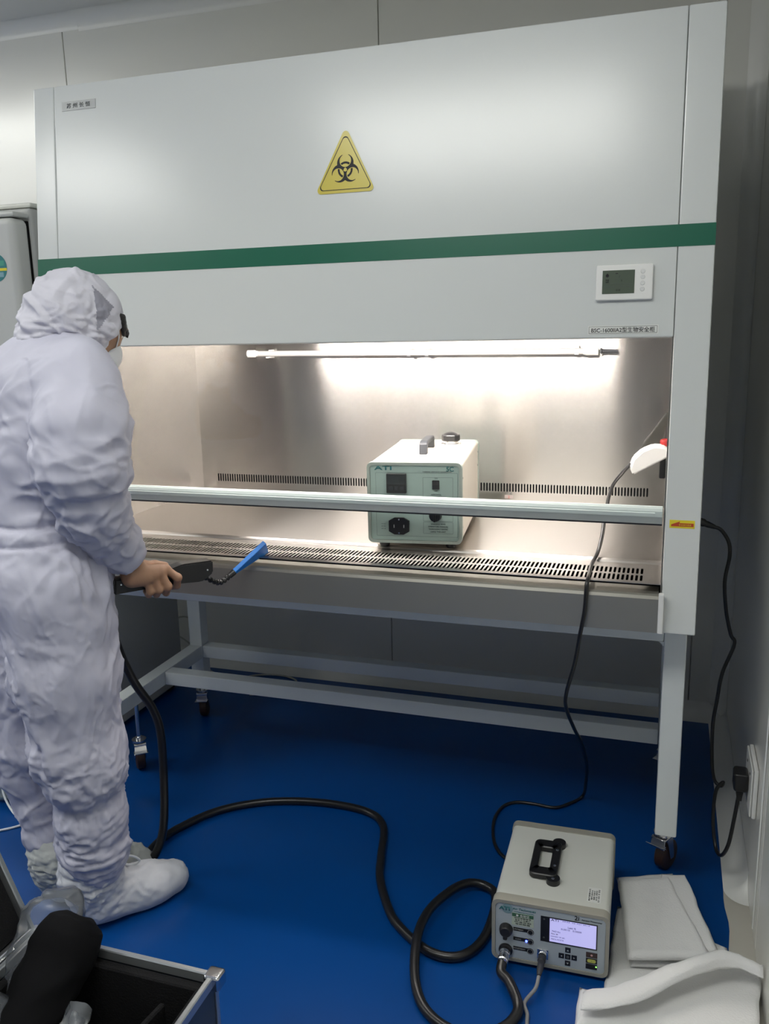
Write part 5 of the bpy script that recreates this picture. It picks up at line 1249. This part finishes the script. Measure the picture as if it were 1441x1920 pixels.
for x, y_ in ((.015, .004), (HL - .012, .006)):
    bm = B(); lathe(bm, [(.001, 0), (.0026, 0), (.002, .001), (.001, .0012)], (x, y_, .016 if x < .1 else .018), (0, 0, 1), 10); bm.transform(PM_); obj('screw', bm, CHROME, prb)
bm = B(); lathe(bm, [(.006, 0), (.011, 0), (.011, .012), (.009, .014), (.009, .022), (.011, .024), (.011, .034), (.006, .034)], (-.001, .0, 0), (-1, -.05, 0), 18); bm.transform(PM_); obj('rear_coupling', bm, CHROME, prb)
nk = spline([tuple(hp(1.0, -.016) - ax * .012), (.603, -.104, .829), (.613, -.090, .822), (.624, -.076, .829), (.636, -.064, .841)], 6)
bm = B(); tube(bm, nk, .0045, 8)
bm2 = obj('flexible_neck', bm, BLACK, prb)
for k in range(1, len(nk) - 1, 3):
    bm = B(); d = (nk[k + 1] - nk[k - 1]).normalized(); lathe(bm, [(.004, -.004), (.0075, -.003), (.0075, .001), (.0055, .004), (.003, .0045)], nk[k], d, 12); obj('neck_bead', bm, BLACK, bm2)
n0 = A3((.636, -.064, .841)); n1 = A3((.696, .011, .901)); nd = (n1 - n0) / np.linalg.norm(n1 - n0)
bm = B(); lathe(bm, [(.004, -.012), (.0078, -.012), (.0085, .006), (.005, .008)], n0, nd, 16); obj('nozzle_collar', bm, BLACK, prb)
# flared flat nozzle
up2 = np.cross(nd, wv); up2 = up2 if up2[2] > 0 else -up2; up2 /= np.linalg.norm(up2); sd = np.cross(nd, up2)
if sd @ wv < 0: sd = -sd
ta = math.radians(38); sd, up2 = sd * math.cos(ta) - up2 * math.sin(ta), up2 * math.cos(ta) + sd * math.sin(ta)
def sec(t, hw, ht): return [n0 + nd * t + sd * a * ht + up2 * (b * hw - t * .10) for a, b in ((-1, 1), (1, 1), (1, -1), (-1, -1))]
LN = np.linalg.norm(n1 - n0)
bm = B(); rr_ = [[bm.verts.new(p_) for p_ in sec(t, a, b)] for t, a, b in ((.004, .006, .006), (.016, .007, .006), (LN * .5, .0155, .0062), (LN, .0265, .0065))]
for i in range(3):
    for k in range(4): bm.faces.new((rr_[i][k], rr_[i][(k + 1) % 4], rr_[i + 1][(k + 1) % 4], rr_[i + 1][k]))
bm.faces.new(rr_[0][::-1]); bm.faces.new(rr_[-1]); bmesh.ops.recalc_face_normals(bm, faces=bm.faces[:]); bmesh.ops.bevel(bm, geom=bm.edges[:], offset=.0012, segments=1, affect='EDGES')
nz_ = obj('nozzle', bm, BLUE, prb, label='bright blue flared nozzle', angle=20)
bm = B(); q = sec(LN + .0006, .0245, .0045); bm.faces.new([bm.verts.new(p_) for p_ in q]); obj('nozzle_mouth', bm, DARK, nz_, smooth=False)
